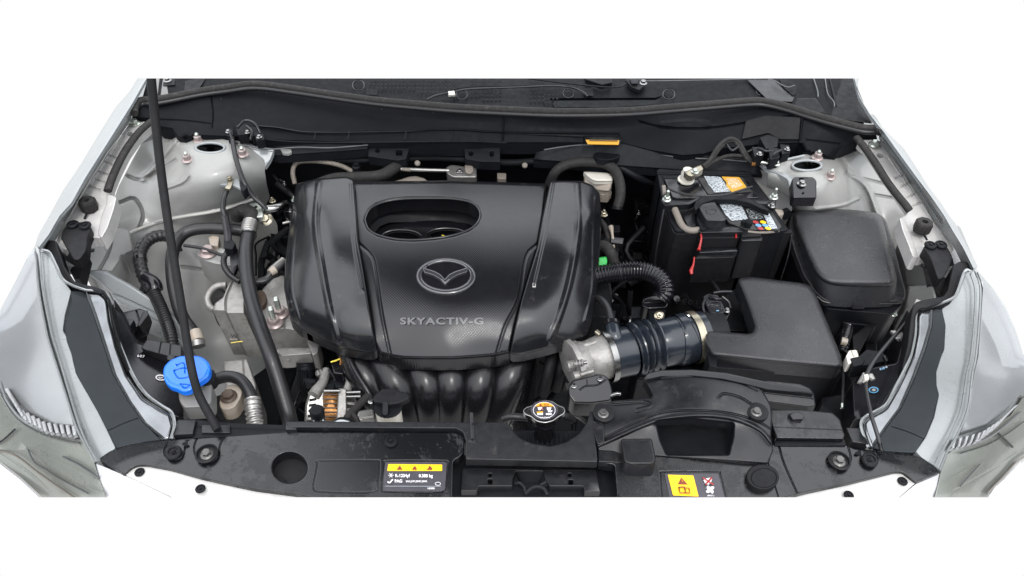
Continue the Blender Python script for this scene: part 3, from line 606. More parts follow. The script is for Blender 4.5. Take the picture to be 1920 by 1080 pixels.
# clips and screws of the cover
clip(rc_, 733, 829, .001, .0105, 'plastic_dark')
def screw(x, y, z):
    clip(rc_, x, y, z, .0125, 'plastic_dull', name='screw'); 
    for a in (0, 90):
        c, s = math.cos(math.radians(a+20))*5, math.sin(math.radians(a+20))*4.4
        T('slot', [(x-c, y-s-2, z+.0062), (x+c, y+s-2, z+.0062)], .0012, 'black_deep', rc_, n=5)
screw(326, 850, .0); screw(1630, 864, .0)
for x, y in ((388, 852), (1573, 865)):
    lathe('ring', [(.017, 0), (.0175, .003), (.0145, .0045), (.0135, .001)], (x, y, 0), 'plastic_dull', rc_, n=24); bolt(rc_, x, y, .001, .0066, 'bolt_dark', None, washer=1.5, hh=.9)
for x, y in ((347, 832), (1609, 849)): panel('slot_hole', ell(x, y, 6, 3.4, 12, -.15), .0012, 'black_deep', rc_, h=0, w=0)
# labels
lab = panel('warning_label', [(722, 866), (838, 866), (834, 921), (718, 921)], lambda P: zc(P)+.0008, 'label_dark', rc_, h=0, w=0, rc=6, step=60); tag(lab, 'black refrigerant label with yellow strip')
zl = lambda P: zc(P)+.0008
decal('yellow_strip', [(728, 870), (829, 871), (829, 883), (726, 883)], zl, 'yellow', lab, .0004, rc=1.5)
zl2 = lambda P: zc(P)+.0014
decal('warning_triangle', [(749.5, 872.5), (755, 880.8), (743.5, 880.8)], zl2, 'ink_red', lab)
decal('flame', [(778, 873.5), (780.5, 877), (781.5, 880), (779.5, 882), (777.5, 879.5), (775, 882), (773, 879), (775.5, 876)], zl2, 'ink_red', lab)
decal('service_icon', [(806, 872.5), (807.5, 875), (810.5, 878), (810, 881), (803, 881), (798.5, 880.3), (802.5, 878.5), (804, 875)], zl2, 'ink_red', lab)
text('print', 'R-1234yf', (741, 894.5), (7.6, 0), (-.6, -8.2), zl, 'ink_white', lab, bold=.03)
text('print', '0.380 kg', (785.5, 894.8), (7.6, 0), (-.4, -8.2), zl, 'ink_white', lab, bold=.03)
text('print', 'PAG', (740, 904.6), (7.6, 0), (-.6, -8), zl, 'ink_white', lab, bold=.03)
text('print', 'SAE J639 J2842 J2845', (761, 904), (4.6, 0), (-.3, -5), zl, 'ink_white', lab, bold=.02)
text('print', '10380', (801, 917.2), (5.6, 0), (-.2, -4.6), zl, 'ink_white', lab, bold=.03)
for k in range(6):
    a = math.radians(60*k); T('snowflake', [(733, 891, .0012), (733+5*math.cos(a), 891+4.6*math.sin(a), .0012)], .0005, 'ink_white', lab, n=4)
decal('rule', [(722, 911), (827, 911.3), (827, 912.3), (722, 912)], zl, 'ink_grey', lab); T('oil_icon', [(727, 903.5, .0005), (730, 905, .0005), (733, 903, .0005), (735, 900, .0005), (737, 899, .0005)], .0011, 'ink_white', lab, n=5)
T('mark', [(p[0], p[1], .0005) for p in ell(821, 907, 5, 3, 12)]+[(826, 907, .0005)], .0004, 'ink_white', lab, n=4)
zr = zfun([(1150, 850, .0), (1170, 945, -.008), (1764, 885, -.006)])
lb2 = panel('warning_label', [(1246, 888), (1346, 888), (1362, 945), (1258, 945)], lambda P: zr(P)+.0008, 'label_dark', rc_, h=0, w=0, rc=4, step=60); tag(lb2, 'black fan warning label with yellow panel')
z3 = lambda P: zr(P)+.0012; z4 = lambda P: zr(P)+.0018
decal('yellow_panel', [(1252, 890), (1300, 891.5), (1310, 931), (1262, 929)], z3, 'yellow', lb2, rc=1.5)
decal('warning_triangle', [(1277.5, 895), (1289.5, 908.5), (1271, 908)], z4, 'ink_red', lb2)
T('exclamation', [(1278.3, 898, -.002), (1280, 904, -.0022)], .0006, 'orange', lb2, n=4)
T('book', [(x, y, -.0022) for x, y in ((1273, 913.5), (1283, 913), (1285, 915), (1292, 915), (1294, 924.5), (1275, 924), (1273, 913.5))], .001, 'ink_red', lb2, n=4, smooth=False)
T('book', [(1283.5, 914.5, -.0022), (1286, 923.5, -.0022)], .0008, 'ink_red', lb2, n=4)
for k in range(4):
    a = math.radians(45+90*k); cx, cy = 1331.5+4.6*math.cos(a), 918+4.2*math.sin(a); decal('fan_blade', ell(cx, cy, 4.6, 3, 10, a+.5), z3, 'ink_white', lb2)
decal('hand_icon', [(1319, 900), (1324, 897), (1332, 895.5), (1335, 898), (1333, 904), (1328, 909), (1322, 906)], z3, 'ink_white', lb2)
for q in (((1318, 895.5), (1338, 908.5)), ((1335, 895), (1323, 908.5))): T('cross', [(q[0][0], q[0][1], -.0018), (q[1][0], q[1][1], -.0022)], .0012, 'red', lb2, n=4)
text('print', '(PE01)', (1326, 930.5), (5, 0), (0, -4), z3, 'ink_white', lb2, bold=.01)
# latch plate in the middle
lt = thing('hood_latch', 'black hood latch plate with a V shaped striker slot at the front middle', 'hood latch', (985, 910, -.03))
zt = -.028
panel('plate', [(867, 878), (1118, 881), (1126, 922), (1096, 922), (1093, 912), (1030, 912), (1022, 898), (1018, 884), (968, 884), (962, 898), (961, 912), (898, 912), (894, 921), (864, 921)], zt, 'plastic', lt, h=.02, w=2, d=.002, rc=2, holes=[[(916, 888), (922, 888), (922, 894), (916, 894)], [(915, 899), (923, 899), (923, 907), (915, 907)], [(1065, 888), (1071, 888), (1071, 894), (1065, 894)], [(1066, 900), (1074, 900), (1074, 908), (1066, 908)]])
panel('striker_throat', [(966, 884), (1020, 884), (1026, 905), (1000, 918), (985, 925), (960, 908)], [(966, 884, -.03), (1020, 884, -.03), (985, 925, -.06)], 'black_deep', lt, h=.01, w=0, rc=2)
for P in ([(966, 884), (976, 888), (978, 905), (984, 922), (964, 912), (961, 900)], [(1022, 884), (1028, 898), (1030, 910), (1012, 916), (1010, 904), (1016, 890)]): panel('throat_wall', P, [(P[0][0], P[0][1], -.028), (P[3][0], P[3][1], -.045), (P[2][0], P[2][1], -.03)], 'plastic', lt, h=.01, w=2, rc=2)
T('hook', [(966, 906, -.03), (974, 905, -.025), (982, 912, -.03), (986, 924, -.035)], .0026, 'plastic_dull', lt, n=8); T('hook', [(985, 925, -.035), (998, 914, -.027), (1010, 912, -.025), (1020, 916, -.028), (1026, 926, -.03)], .003, 'plastic_dull', lt, n=8); T('hook', [(1012, 910, -.026), (1024, 903, -.022)], .0025, 'plastic_dull', lt, n=6)
panel('lower_plate', [(866, 924), (896, 924), (900, 915), (962, 915), (985, 928), (1030, 915), (1092, 915), (1098, 925), (1128, 925), (1130, 955), (866, 955)], -.05, 'plastic_dark', lt, h=.01, w=1, rc=1); clip(lt, 953, 925, -.05, .003, 'steel')
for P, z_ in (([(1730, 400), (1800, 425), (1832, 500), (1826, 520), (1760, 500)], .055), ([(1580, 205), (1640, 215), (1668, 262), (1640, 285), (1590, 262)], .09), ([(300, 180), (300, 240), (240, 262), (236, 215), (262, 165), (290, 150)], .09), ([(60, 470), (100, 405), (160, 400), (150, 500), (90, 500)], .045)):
    panel('gap_filler', P, z_, 'paint_mid', body, h=.02, w=2, rc=4)  # added grey sheets that keep the white background from showing through gaps
# ================================================================ cowl, firewall, dark depth of the bay
SEAL = [(252, 214), (255, 198), (266, 189), (290, 188), (325, 182), (375, 172), (425, 165), (480, 159), (555, 168), (630, 179), (705, 189), (780, 196), (855, 202), (955, 207), (1035, 210), (1110, 210), (1185, 208), (1260, 202), (1335, 196), (1410, 190), (1440, 192), (1477, 201), (1515, 213), (1552, 224), (1590, 234), (1620, 241), (1642, 242), (1650, 250)]
cw = thing('cowl', 'black plastic windscreen cowl with perforated vent patches behind the rubber seal', 'cowl', (950, 180, .1))
top = [(x, y-2) for x, y in SEAL[2:-2]]
panel('cowl_top', [(276, 128)]+[(276, 150)]+top+[(1618, 200), (1606, 165), (1602, 128)], [(280, 140, .150), (950, 140, .128), (1600, 140, .155), (280, 190, .138), (950, 205, .132), (1640, 238, .138), (600, 150, .13), (1300, 150, .13)], 'cowl_black', cw, h=.0, w=0, rc=0, step=22,
      feats=[([(672-12, 160), (672, 170), (672+12, 160), (672, 150), (660, 160)], 2, .002), ([(1034, 187), (1229, 186)], 3, .006), ([(1254-11, 177), (1254, 187), (1254+11, 177), (1254, 167), (1243, 177)], 2, .002)])
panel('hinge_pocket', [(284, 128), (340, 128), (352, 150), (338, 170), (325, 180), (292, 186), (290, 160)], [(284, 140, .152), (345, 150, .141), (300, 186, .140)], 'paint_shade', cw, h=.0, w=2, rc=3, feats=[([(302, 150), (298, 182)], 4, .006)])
panel('hinge_plate', [(306, 140), (330, 140), (328, 160), (305, 162)], .146, 'plastic_dull', cw, h=.004, w=2, rc=2); bolt(cw, 314, 151, .147, .006, 'steel', None)
panel('glass_corner', [(350, 128), (398, 128), (372, 168), (345, 174)], .143, 'plastic_dull', cw, h=.0, w=0, rc=1)
panel('glass_corner', [(1436, 128), (1450, 150), (1490, 182), (1486, 192), (1440, 189), (1400, 150), (1385, 128)], .142, 'plastic', cw, h=.0, w=2, rc=3)
panel('wiper_recess', [(1450, 128), (1492, 128), (1494, 172), (1488, 180), (1470, 165)], .144, 'black_deep', cw, h=0, w=0, rc=3)
panel('hinge_block', [(1494, 184), (1530, 184), (1550, 214), (1530, 216), (1510, 209), (1487, 200)], [(1494, 184, .148), (1550, 214, .146), (1510, 209, .142)], 'plastic_dull', cw, h=.004, w=2, rc=2)
panel('side_skin', [(1530, 128), (1604, 128), (1608, 165), (1620, 195), (1636, 232), (1600, 228), (1558, 220), (1552, 205), (1535, 180)], [(1530, 130, .15), (1604, 130, .158), (1600, 228, .142)], 'plastic_dull', cw, h=0, w=2, rc=3, feats=[([(1540, 140), (1560, 190)], 4, .005), ([(1555, 145), (1567, 195)], 3, -.004)])
for P in ([(1525, 145), (1533, 170), (1534, 182)], [(1547, 147), (1552, 175), (1563, 190), (1565, 200)], [(1450, 150), (1475, 163), (1490, 160)]): T('trim_line', [(x, y, .151) for x, y in P], .0013, 'edge_grey', cw, n=5)
# perforations
V = []; F = []
def hole(x, y, a, z=.1345):
    i = len(V); V.extend([W(x-a, y-a*.8, z), W(x+a, y-a*.8, z), W(x+a, y+a*.8, z), W(x-a, y+a*.8, z)]); F.append([i, i+1, i+2, i+3])
for x0, x1, y0, y1 in ((693, 756, 150, 186), (760, 852, 150, 190), (884, 940, 150, 190), (996, 1020, 152, 194), (1022, 1050, 170, 194)):
    y = y0
    while y < y1:
        x = x0
        while x < x1:
            if y < 158+.10*(x-640) or x > 900: hole(x, y, 2.1)
            x += 7.6
        y += 7.2
o = mk('vent_hole', V, F, 'black_deep', cw, smooth=False); o['kind'] = 'stuff'
panel('slot', [(687, 166), (708, 167), (707, 178), (687, 177)], .135, 'black_deep', cw, h=0, w=0, rc=1); panel('slot', [(1090, 165), (1112, 166), (1113, 180), (1098, 179)], .135, 'black_deep', cw, h=0, w=0, rc=1)
panel('slot', [(1034, 189), (1229, 188), (1228, 195), (1150, 201), (1040, 201)], .1345, 'black_deep', cw, h=0, w=0, rc=1)
for x, y, r in ((672, 160, 11), (866, 178, 10), (1066, 175, 10), (1254, 177, 11), (1427, 171, 9), (1193, 158, 8)): T('round_clip', [(p[0], p[1], .136) for p in ell(x, y, r, r*.85, 14)]+[(x+r, y, .136)], .0014, 'plastic', cw, n=6)
panel('wiper_base', [(1172, 150), (1180, 147), (1212, 149), (1208, 162), (1198, 170), (1184, 164)], .142, 'plastic_dull', cw, h=.006, w=2, rc=2); panel('wiper_nut', [(1180, 148), (1198, 148), (1196, 158), (1184, 158)], .148, 'plastic_dark', cw, h=.004, w=2, rc=2); bolt(cw, 1206, 156, .142, .006, 'steel', None)
T('wiper_arm', [(990, 147, .145), (1060, 156, .143), (1150, 164, .142), (1175, 157, .143)], .0022, 'plastic_dull', cw, n=6)
T('wiper_arm', [(1210, 152, .14), (1330, 150, .141), (1440, 147, .143)], .0014, 'edge_grey', cw, n=6)
panel('wiper_blade', [(1095, 138), (1146, 138), (1148, 156), (1128, 160), (1098, 150)], .143, 'plastic_dark', cw, h=.01, w=3, rc=3)
tag(T('washer_tube', [(800, 187, .138), (815, 180, .14), (835, 175, .142), (850, 173, .142), (880, 167, .143), (960, 164, .143), (1035, 161, .143), (1070, 164, .142), (1092, 172, .141), (1102, 181, .138)], .0022, 'rubber', None, n=8), 'thin double washer tube with white tag on the cowl vent', 'washer tube')
T('tube', [(803, 182, .138), (818, 178, .14), (838, 171, .143), (880, 163, .144), (960, 161, .144), (1040, 159, .144), (1080, 167, .142), (1097, 178, .14)], .0016, 'plastic_dull', cw, n=6)
panel('tag', [(840, 171), (852, 170), (854, 178), (841, 179)], .1465, 'white_plastic', cw, h=.003, w=1, rc=1)
# rubber seal with an upper bead and a lower lip
sl_ = thing('hood_seal', 'long black rubber hood seal running across the front edge of the cowl', 'hood seal', (950, 205, .12))
T('upper_bead', [(x, y-1, .143) for x, y in SEAL], .0078, 'rubber_matte', sl_, n=14, sub=5)
T('lower_lip', [(x, y+6.5, .137) for x, y in SEAL[1:-1]], .0055, 'rubber', sl_, n=10, sub=5)
for x, y in ((415, 186), (500, 175), (716, 206), (812, 213), (1092, 222), (1337, 210), (1418, 202), (1492, 218)): lathe('seal_clip', [(.0014, 0), (.0014, .002)], (x, y, .134), 'plastic', sl_, n=6)
# cowl front wall
tp = [(x, y+4) for x, y in SEAL[1:-1]]
cowlz = [(250, 215, .128), (480, 165, .128), (950, 213, .124), (1410, 196, .128), (1648, 255, .128), (300, 236, .105), (480, 240, .095), (600, 246, .085), (950, 260, .078), (1165, 265, .075), (1280, 292, .068), (1330, 285, .075), (1500, 284, .088), (1640, 264, .11), (1290, 235, .108), (1290, 222, .112), (1400, 240, .098), (360, 255, .098)]
panel('front_wall', tp+[(1645, 262), (1615, 261), (1577, 277), (1566, 293), (1550, 293), (1535, 286), (1507, 285), (1497, 268), (1420, 272), (1350, 280), (1320, 289), (1280, 292), (1220, 282), (1165, 268), (950, 268), (690, 268), (500, 262), (470, 258), (362, 253), (347, 262), (333, 256), (323, 241), (301, 238), (283, 222), (247, 221)], cowlz, 'cowl_black', cw, h=.03, w=2, d=.002, rc=0, step=11,
      feats=[([(1200, 228), (1240, 238), (1290, 241), (1340, 239), (1400, 230), (1480, 218)], 3, .004), ([(484, 236), (530, 241), (580, 247), (700, 245), (850, 243), (945, 248), (1160, 250)], 2.2, -.004), ([(396, 178), (400, 215), (398, 238)], 2, .003), ([(1504, 224), (1500, 262)], 3, -.006), ([(945, 215), (943, 262)], 2, -.004), ([(300, 224), (345, 226), (395, 232)], 2, .002), ([(1240, 233), (1290, 229), (1330, 232)], 8, -.003),
             ([(1515, 262), (1575, 270)], 2, .002)])
panel('lighter_wall', [(1398, 226), (1436, 216), (1502, 220), (1499, 262), (1462, 262), (1440, 250), (1390, 262)], lambda P: zfun(cowlz)(P)+.003, 'plastic_dull', cw, h=0, w=2, d=.002, rc=4, step=14)
for x in (592, 655, 762, 850, 902): T('divider', [(x, 246, .092), (x-3, 262, .082)], .0013, 'plastic_dull', cw, n=5)
T('ledge_line', [(484, 236, .099), (520, 239, .097), (560, 246, .093), (592, 248, .091), (655, 248, .091), (760, 246, .091), (850, 245, .09), (945, 250, .088), (1094, 255, .086)], .0013, 'plastic', cw, n=6)
T('ledge_line', [(470, 259, .083), (560, 266, .079), (690, 267, .078), (860, 265, .077), (950, 268, .075)], .0012, 'plastic_dull', cw, n=6)
pl = panel('label_plate', [(1094, 255), (1167, 256), (1163, 270), (1098, 268)], .0865, 'plastic', cw, h=.003, w=1.5, rc=1); panel('orange_label', [(1098, 262), (1161, 263), (1160, 271), (1102, 270)], .0905, 'orange', cw, h=.001, w=0, rc=.5); panel('label_print', [(1105, 262.5), (1158, 263.4), (1158, 265), (1105, 264)], .0915, 'ink_black', cw, h=0, w=0, rc=0)
# weld flange and cross beam on the firewall
fw = thing('firewall', 'dark firewall and cross beam at the back of the engine bay', 'firewall', (950, 330, -.3))
def quad(name, c, m_, par): return mk(name, [Vector(v) for v in c], [[0, 1, 2, 3]], m_, par, smooth=False)
quad('back_sheet', [(-.80, .90, .07), (.80, .90, .06), (.80, .90, -.6), (-.80, .90, -.6)], 'plastic_dark', fw)
panel('cross_beam', [(690, 266), (938, 268), (938, 305), (900, 304), (872, 299), (870, 279), (768, 278), (762, 299), (745, 302), (690, 294)], [(690, 266, .062), (938, 268, .062), (800, 304, .04)], 'plastic_dark', fw, h=.02, w=2, d=.002, rc=2, holes=[ell(708, 282, 4, 4, 10), [(743, 282), (754, 282), (754, 291), (743, 291)], ell(883, 288, 4, 4, 10), [(918, 284), (926, 284), (925, 293), (919, 293)]])
panel('upper_flange', [(470, 262), (690, 268), (690, 280), (640, 284), (520, 292), (500, 286), (480, 278)], [(470, 262, .07), (690, 268, .066), (520, 292, .05)], 'plastic_dark', fw, h=.02, w=2, rc=2)
T('flange_edge', [(455, 272, .08), (500, 280, .07), (560, 276, .067), (620, 277, .066), (690, 272, .065)], .0015, 'edge_grey', fw, n=6)
T('flange_edge', [(1020, 281, .064), (1050, 276, .066), (1090, 272, .066), (1140, 273, .066), (1180, 279, .063), (1230, 288, .06), (1262, 294, .06)], .0015, 'edge_grey', fw, n=6)
T('flange_edge', [(1304, 297, .062), (1350, 299, .063), (1400, 303, .065)], .0015, 'edge_grey', fw, n=6)
panel('flange_sheet', [(1010, 268), (1165, 268), (1262, 292), (1320, 290), (1420, 300), (1430, 330), (1230, 316), (1000, 300)], [(1010, 268, .062), (1420, 300, .066), (1230, 316, .035)], 'plastic_dark', fw, h=.02, w=2, rc=2)
for x, y in ((783, 306), (984, 310)): lathe('plug', [(.006, 0), (.0065, .004), (.004, .007)], (x, y, .03), 'dusty_tan', fw, n=12, ax=(0, -1, .6))
panel('bracket', [(524, 278), (545, 277), (548, 286), (540, 289), (530, 288)], .058, 'paint_inner', fw, h=.004, w=1, rc=2)
T('wiring_run', [(560, 300, .02), (700, 300, .02), (820, 296, .02), (950, 305, .02), (1020, 300, .02)], .008, 'black_deep', fw, n=8)
# floor shield, radiator, side members: dark depth
fl = quad('splash_shield', [(-.72, .0, -.58), (.72, .0, -.58), (.72, .92, -.58), (-.72, .92, -.58)], 'black_deep', None); tag(fl, 'dark splash shield deep under the engine', 'splash shield')
rad = thing('radiator', 'black radiator and fan shroud below the radiator cover', 'radiator', (960, 800, -.3))
mk('core', [Vector(v) for v in ((-.36, .05, -.05), (.40, .05, -.05), (.40, .09, -.05), (-.36, .09, -.05), (-.36, .05, -.5), (.40, .05, -.5), (.40, .09, -.5), (-.36, .09, -.5))], [[0, 1, 2, 3], [3, 2, 6, 7], [0, 4, 5, 1], [0, 3, 7, 4], [1, 5, 6, 2]], 'plastic_dark', rad, smooth=False)
for k in range(16):
    x = 975+k*8.4; T('tank_rib', [(x, 812, -.03), (x, 842, -.03)], .0012, 'plastic_dark', rad, n=5)
panel('tank', [(960, 806), (1104, 806), (1100, 850), (962, 850)], -.035, 'plastic_dark', rad, h=.02, w=4, d=.006, rc=3)
side = thing('side_member', 'dark lower side members and crossmember under the radiator cover', 'side member', (950, 900, -.3))
for sx in (-1, 1):
    mk('rail', [Vector((sx*a, b, c)) for a, b, c in ((.50, .05, -.3), (.72, .05, -.3), (.72, .9, -.4), (.50, .9, -.4), (.50, .05, -.5), (.50, .9, -.5))], [[0, 1, 2, 3], [0, 3, 5, 4]], 'black_deep', side, smooth=False)
    mk('arch_wall', [Vector((sx*a, b, c)) for a, b, c in ((.78, .02, -.25), (.84, .9, -.12), (.84, .9, -.55), (.78, .02, -.55))], [[0, 1, 2, 3]], 'black_deep', side, smooth=False)
mk('front_beam', [Vector(v) for v in ((-.60, .07, -.09), (.62, .07, -.09), (.62, .07, -.5), (-.60, .07, -.5), (-.6, -.04, -.09), (.62, -.04, -.09))], [[0, 1, 2, 3], [4, 5, 1, 0]], 'black_deep', side, smooth=False)
# ================================================================ engine block
en = thing('engine', 'dark engine block below the plastic cover', 'engine', (850, 600, -.3))
def wbox(name, x0, x1, y0, y1, z0, z1, m_, par):
    o = mk(name, [Vector(v) for v in ((x0, y0, z0), (x1, y0, z0), (x1, y1, z0), (x0, y1, z0), (x0, y0, z1), (x1, y0, z1), (x1, y1, z1), (x0, y1, z1))], [[0, 3, 2, 1], [4, 5, 6, 7], [0, 1, 5, 4], [1, 2, 6, 5], [2, 3, 7, 6], [3, 0, 4, 7]], m_, par, smooth=False)
    b = o.modifiers.new('b', 'BEVEL'); b.width = .004; b.segments = 2; return o
wbox('cylinder_head', -.30, .20, .42, .68, -.45, -.06, 'black_deep', en)
wbox('gearbox', .20, .46, .30, .66, -.5, -.26, 'black_deep', en)
random.seed(9)
for k in range(70):   # dark pipes and cables deep in the gaps
    reg = random.choice([(500, 300, 560, 480, -.1), (1120, 320, 1240, 560, -.12), (1120, 540, 1330, 620, -.14), (560, 680, 660, 740, -.14), (1000, 660, 1110, 780, -.12), (1130, 380, 1230, 520, -.1), (490, 420, 545, 560, -.12)])
    x, y = random.uniform(reg[0], reg[2]), random.uniform(reg[1], reg[3]); P = [(x, y, reg[4]+random.uniform(-.08, .05))]
    for q in range(3): x += random.uniform(-35, 35); y += random.uniform(5, 45); P.append((min(max(x, reg[0]-10), reg[2]+10), y, P[-1][2]-random.uniform(.0, .05)))
    T('cable', P, random.uniform(.002, .008), random.choice(['black_deep', 'plastic_dark', 'rubber', 'plastic_gloss']), en, n=7, sub=4)
for k in range(46):
    reg = random.choice([(500, 320, 545, 470, -.1), (1125, 400, 1160, 520, -.05), (1130, 560, 1210, 610, -.1), (560, 690, 650, 730, -.12), (1020, 680, 1090, 770, -.1), (1570, 620, 1680, 700, -.12), (1170, 330, 1230, 500, -.12)])
    x, y = random.uniform(reg[0], reg[2]), random.uniform(reg[1], reg[3]); a, b = random.uniform(5, 13), random.uniform(4, 10); s = random.uniform(-3, 3)
    block('connector', [(x-a, y-b), (x+a, y-b+s), (x+a-s, y+b), (x-a, y+b-s)], reg[4]+random.uniform(-.06, .03), .02, random.choice(['plastic_dark', 'plastic_dark', 'plastic_gloss', 'plastic_dull', 'black_deep']), en, w=2, d=.002)
for x, y, z, r, m_ in ((511, 377, -.02, .005, 'zinc_yellow'), (545, 395, -.05, .004, 'steel'), (534, 345, -.03, .004, 'steel'), (540, 415, -.06, .004, 'steel'), (552, 375, -.04, .005, 'zinc'), (1132, 402, -.02, .006, 'zinc_yellow'), (1217, 350, -.05, .004, 'steel'), (1197, 400, -.08, .004, 'steel'), (1140, 640, -.05, .004, 'zinc_yellow')): bolt(en, x, y, z, r, m_, m_)
# ================================================================ engine cover
ec = thing('engine_cover', 'large black plastic engine cover with oval recess, raised emblem and lettering', 'engine cover', (850, 500, -.05))
zmid = [(665, 342, .046), (845, 340, .050), (1020, 346, .046), (668, 400, .052), (845, 380, .060), (1015, 400, .052), (680, 500, .048), (845, 500, .058), (990, 500, .048), (690, 560, .036), (845, 560, .048), (978, 560, .037), (700, 600, .022), (845, 600, .034), (965, 600, .023), (704, 640, .004), (840, 640, .014), (956, 640, .004), (720, 668, -.016), (845, 674, -.008), (945, 664, -.014)]
zm = zfun(zmid)
panel('center_panel', [(660, 341), (845, 338), (1026, 344), (1021, 400), (1016, 430), (1010, 465), (994, 515), (979, 565), (967, 615), (956, 662), (930, 668), (880, 672), (850, 674), (790, 674), (757, 673), (730, 669), (712, 664), (700, 640), (690, 575), (680, 512), (668, 450), (664, 400)], zm, 'cover_mid', ec, h=.03, w=7, d=.012, rc=3, step=11,
      holes=[[(685, 412), (692, 396), (706, 385), (728, 378), (760, 374), (810, 373), (850, 374), (880, 380), (895, 391), (899, 404), (893, 418), (878, 430), (850, 440), (815, 446), (775, 449), (740, 447), (710, 440), (692, 429)]],
      feats=[([(674, 458), (698, 482), (706, 520), (716, 590), (732, 668)], 5, .0025), ([(1008, 458), (986, 482), (972, 560), (948, 610), (930, 668)], 5, .0025)])
rim = [(684, 412), (691, 395), (706, 384), (728, 377), (760, 373), (810, 372), (850, 373), (881, 379), (896, 390), (900, 404), (894, 419), (879, 431), (850, 441), (815, 447), (775, 450), (740, 448), (709, 441), (691, 430), (684, 412)]
T('recess_rim', [(x, y, float(zm(np.array([[x, y]]))[0])-.0015) for x, y in rim], .0022, 'cover_pod', ec, n=8, sub=3)
panel('recess_wall', [(680, 380), (905, 372), (905, 425), (890, 424), (870, 418), (840, 415), (730, 417), (712, 424), (700, 440), (680, 440)], [(680, 380, .02), (905, 372, .02), (790, 392, .0), (790, 416, -.018), (700, 440, -.012), (905, 425, -.012), (870, 418, -.018)], 'plastic_dark', ec, h=0, w=0, rc=6)
panel('recess_ledge', [(700, 422), (730, 414), (790, 412), (845, 412), (880, 420), (892, 432), (850, 450), (780, 458), (720, 452), (694, 438)], [(700, 440, -.024), (790, 414, -.014), (880, 440, -.024), (790, 450, -.024)], 'plastic_gloss', ec, h=.03, w=7, d=.008, rc=6, step=10, holes=[ell(752, 446, 34, 11, 18), ell(838, 441, 33, 9, 18)])
for x, y, a, b in ((752, 446, 34, 11), (838, 441, 33, 9)): T('port_rim', [(p[0], p[1], -.022) for p in ell(x, y, a, b, 18)]+[(x+a, y, -.022)], .0009, 'plastic_dull', ec, n=6)
panel('recess_floor', [(690, 425), (900, 420), (900, 470), (690, 475)], -.06, 'black_deep', ec, h=0, w=0)
tag(T('dipstick_tag', [(829, 441, -.024), (834, 443, -.022), (844, 443, -.022)], .0015, 'tape_yellow', None, n=6), 'small yellow dipstick tab inside the oval recess of the engine cover', 'dipstick')
zpl = [(548, 400, 0.016), (540, 455, 0.006), (534, 540, -0.004), (543, 597, -0.022), (555, 347, 0.03), (565, 350, 0.052), (565, 400, 0.046), (552, 500, 0.02), (560, 580, 0.006), (585, 345, 0.062), (590, 400, 0.062), (598, 480, 0.056), (612, 560, 0.04), (622, 600, 0.026), (652, 335, 0.066), (660, 400, 0.07), (668, 450, 0.07), (676, 512, 0.064), (640, 512, 0.058), (684, 562, 0.052), (690, 600, 0.038), (650, 600, 0.034), (698, 630, 0.018), (600, 632, -0.022), (640, 652, -0.02), (704, 656, -0.012), (640, 630, 0.008), (575, 610, -0.012)]
panel('side_pod', [(555, 345), (592, 335), (650, 331), (663, 337), (668, 400), (671, 450), (682, 512), (690, 562), (699, 620), (708, 655), (700, 661), (688, 662), (640, 653), (600, 636), (560, 617), (544, 600), (538, 570), (532, 540), (534, 500), (539, 455), (546, 400)], zpl, 'cover_pod', ec, h=.02, w=4, d=.005, rc=5, step=9,
      feats=[([(598, 345), (592, 420), (603, 500), (618, 580), (632, 640)], 9, -.004), ([(560, 360), (550, 450), (546, 540), (560, 600)], 6, -.002), ([(657, 345), (662, 450), (678, 540)], 4, -.002)])
zpr = [(1126, 400, 0.016), (1122, 455, 0.008), (1120, 520, -0.002), (1116, 565, -0.014), (1126, 366, 0.03), (1110, 352, 0.05), (1113, 400, 0.044), (1106, 500, 0.022), (1100, 570, 0.004), (1085, 343, 0.062), (1086, 400, 0.06), (1076, 480, 0.054), (1058, 560, 0.038), (1045, 600, 0.022), (1034, 338, 0.066), (1024, 400, 0.07), (1016, 440, 0.07), (1002, 500, 0.064), (1040, 500, 0.058), (987, 555, 0.052), (975, 600, 0.036), (1010, 600, 0.032), (964, 640, 0.01), (1100, 625, -0.022), (1020, 654, -0.02), (960, 662, -0.012), (1030, 630, 0.006), (1112, 600, -0.018)]
panel('side_pod', [(1031, 339), (1090, 339), (1112, 347), (1124, 360), (1128, 400), (1126, 450), (1122, 520), (1118, 560), (1113, 596), (1103, 628), (1092, 634), (1020, 655), (980, 664), (962, 665), (956, 661), (966, 612), (978, 562), (993, 512), (1008, 462), (1017, 407)], zpr, 'cover_pod', ec, h=.02, w=4, d=.005, rc=5, step=9,
      feats=[([(1082, 345), (1084, 430), (1070, 520), (1050, 590), (1030, 640)], 9, -.004), ([(1118, 370), (1114, 450), (1112, 540), (1098, 600)], 6, -.002), ([(1038, 345), (1022, 440), (1002, 530)], 4, -.002)])
# emblem and lettering
em = panel('emblem', ell(836, 518, 56, 34.5, 30), lambda P: zm(P)+.0045, 'badge', ec, h=.006, w=9, d=.004, rc=0, step=12, holes=[ell(836, 516.5, 45, 25.5, 26)])
panel('emblem_ground', ell(836, 517, 48, 29, 26), lambda P: zm(P)+.001, 'plastic_gloss', em, h=0, w=0, rc=0, step=14)
panel('emblem_wing', [(791, 500), (796, 502), (815, 508), (826, 514), (834, 523), (842, 514), (854, 508), (873, 502), (879, 500), (876, 510), (858, 516), (846, 523), (834.5, 534), (824, 523), (812, 516), (795, 511)], lambda P: zm(P)+.005, 'badge', em, h=.005, w=2.5, d=.002, rc=1.2, step=10)
T('emblem_wing', [(800, 499, float(zm(np.array([[800, 499]]))[0])+.003), (812, 492, .054), (836, 489, .055), (860, 492, .054), (872, 499, .052)], .0016, 'plastic', em, n=8)
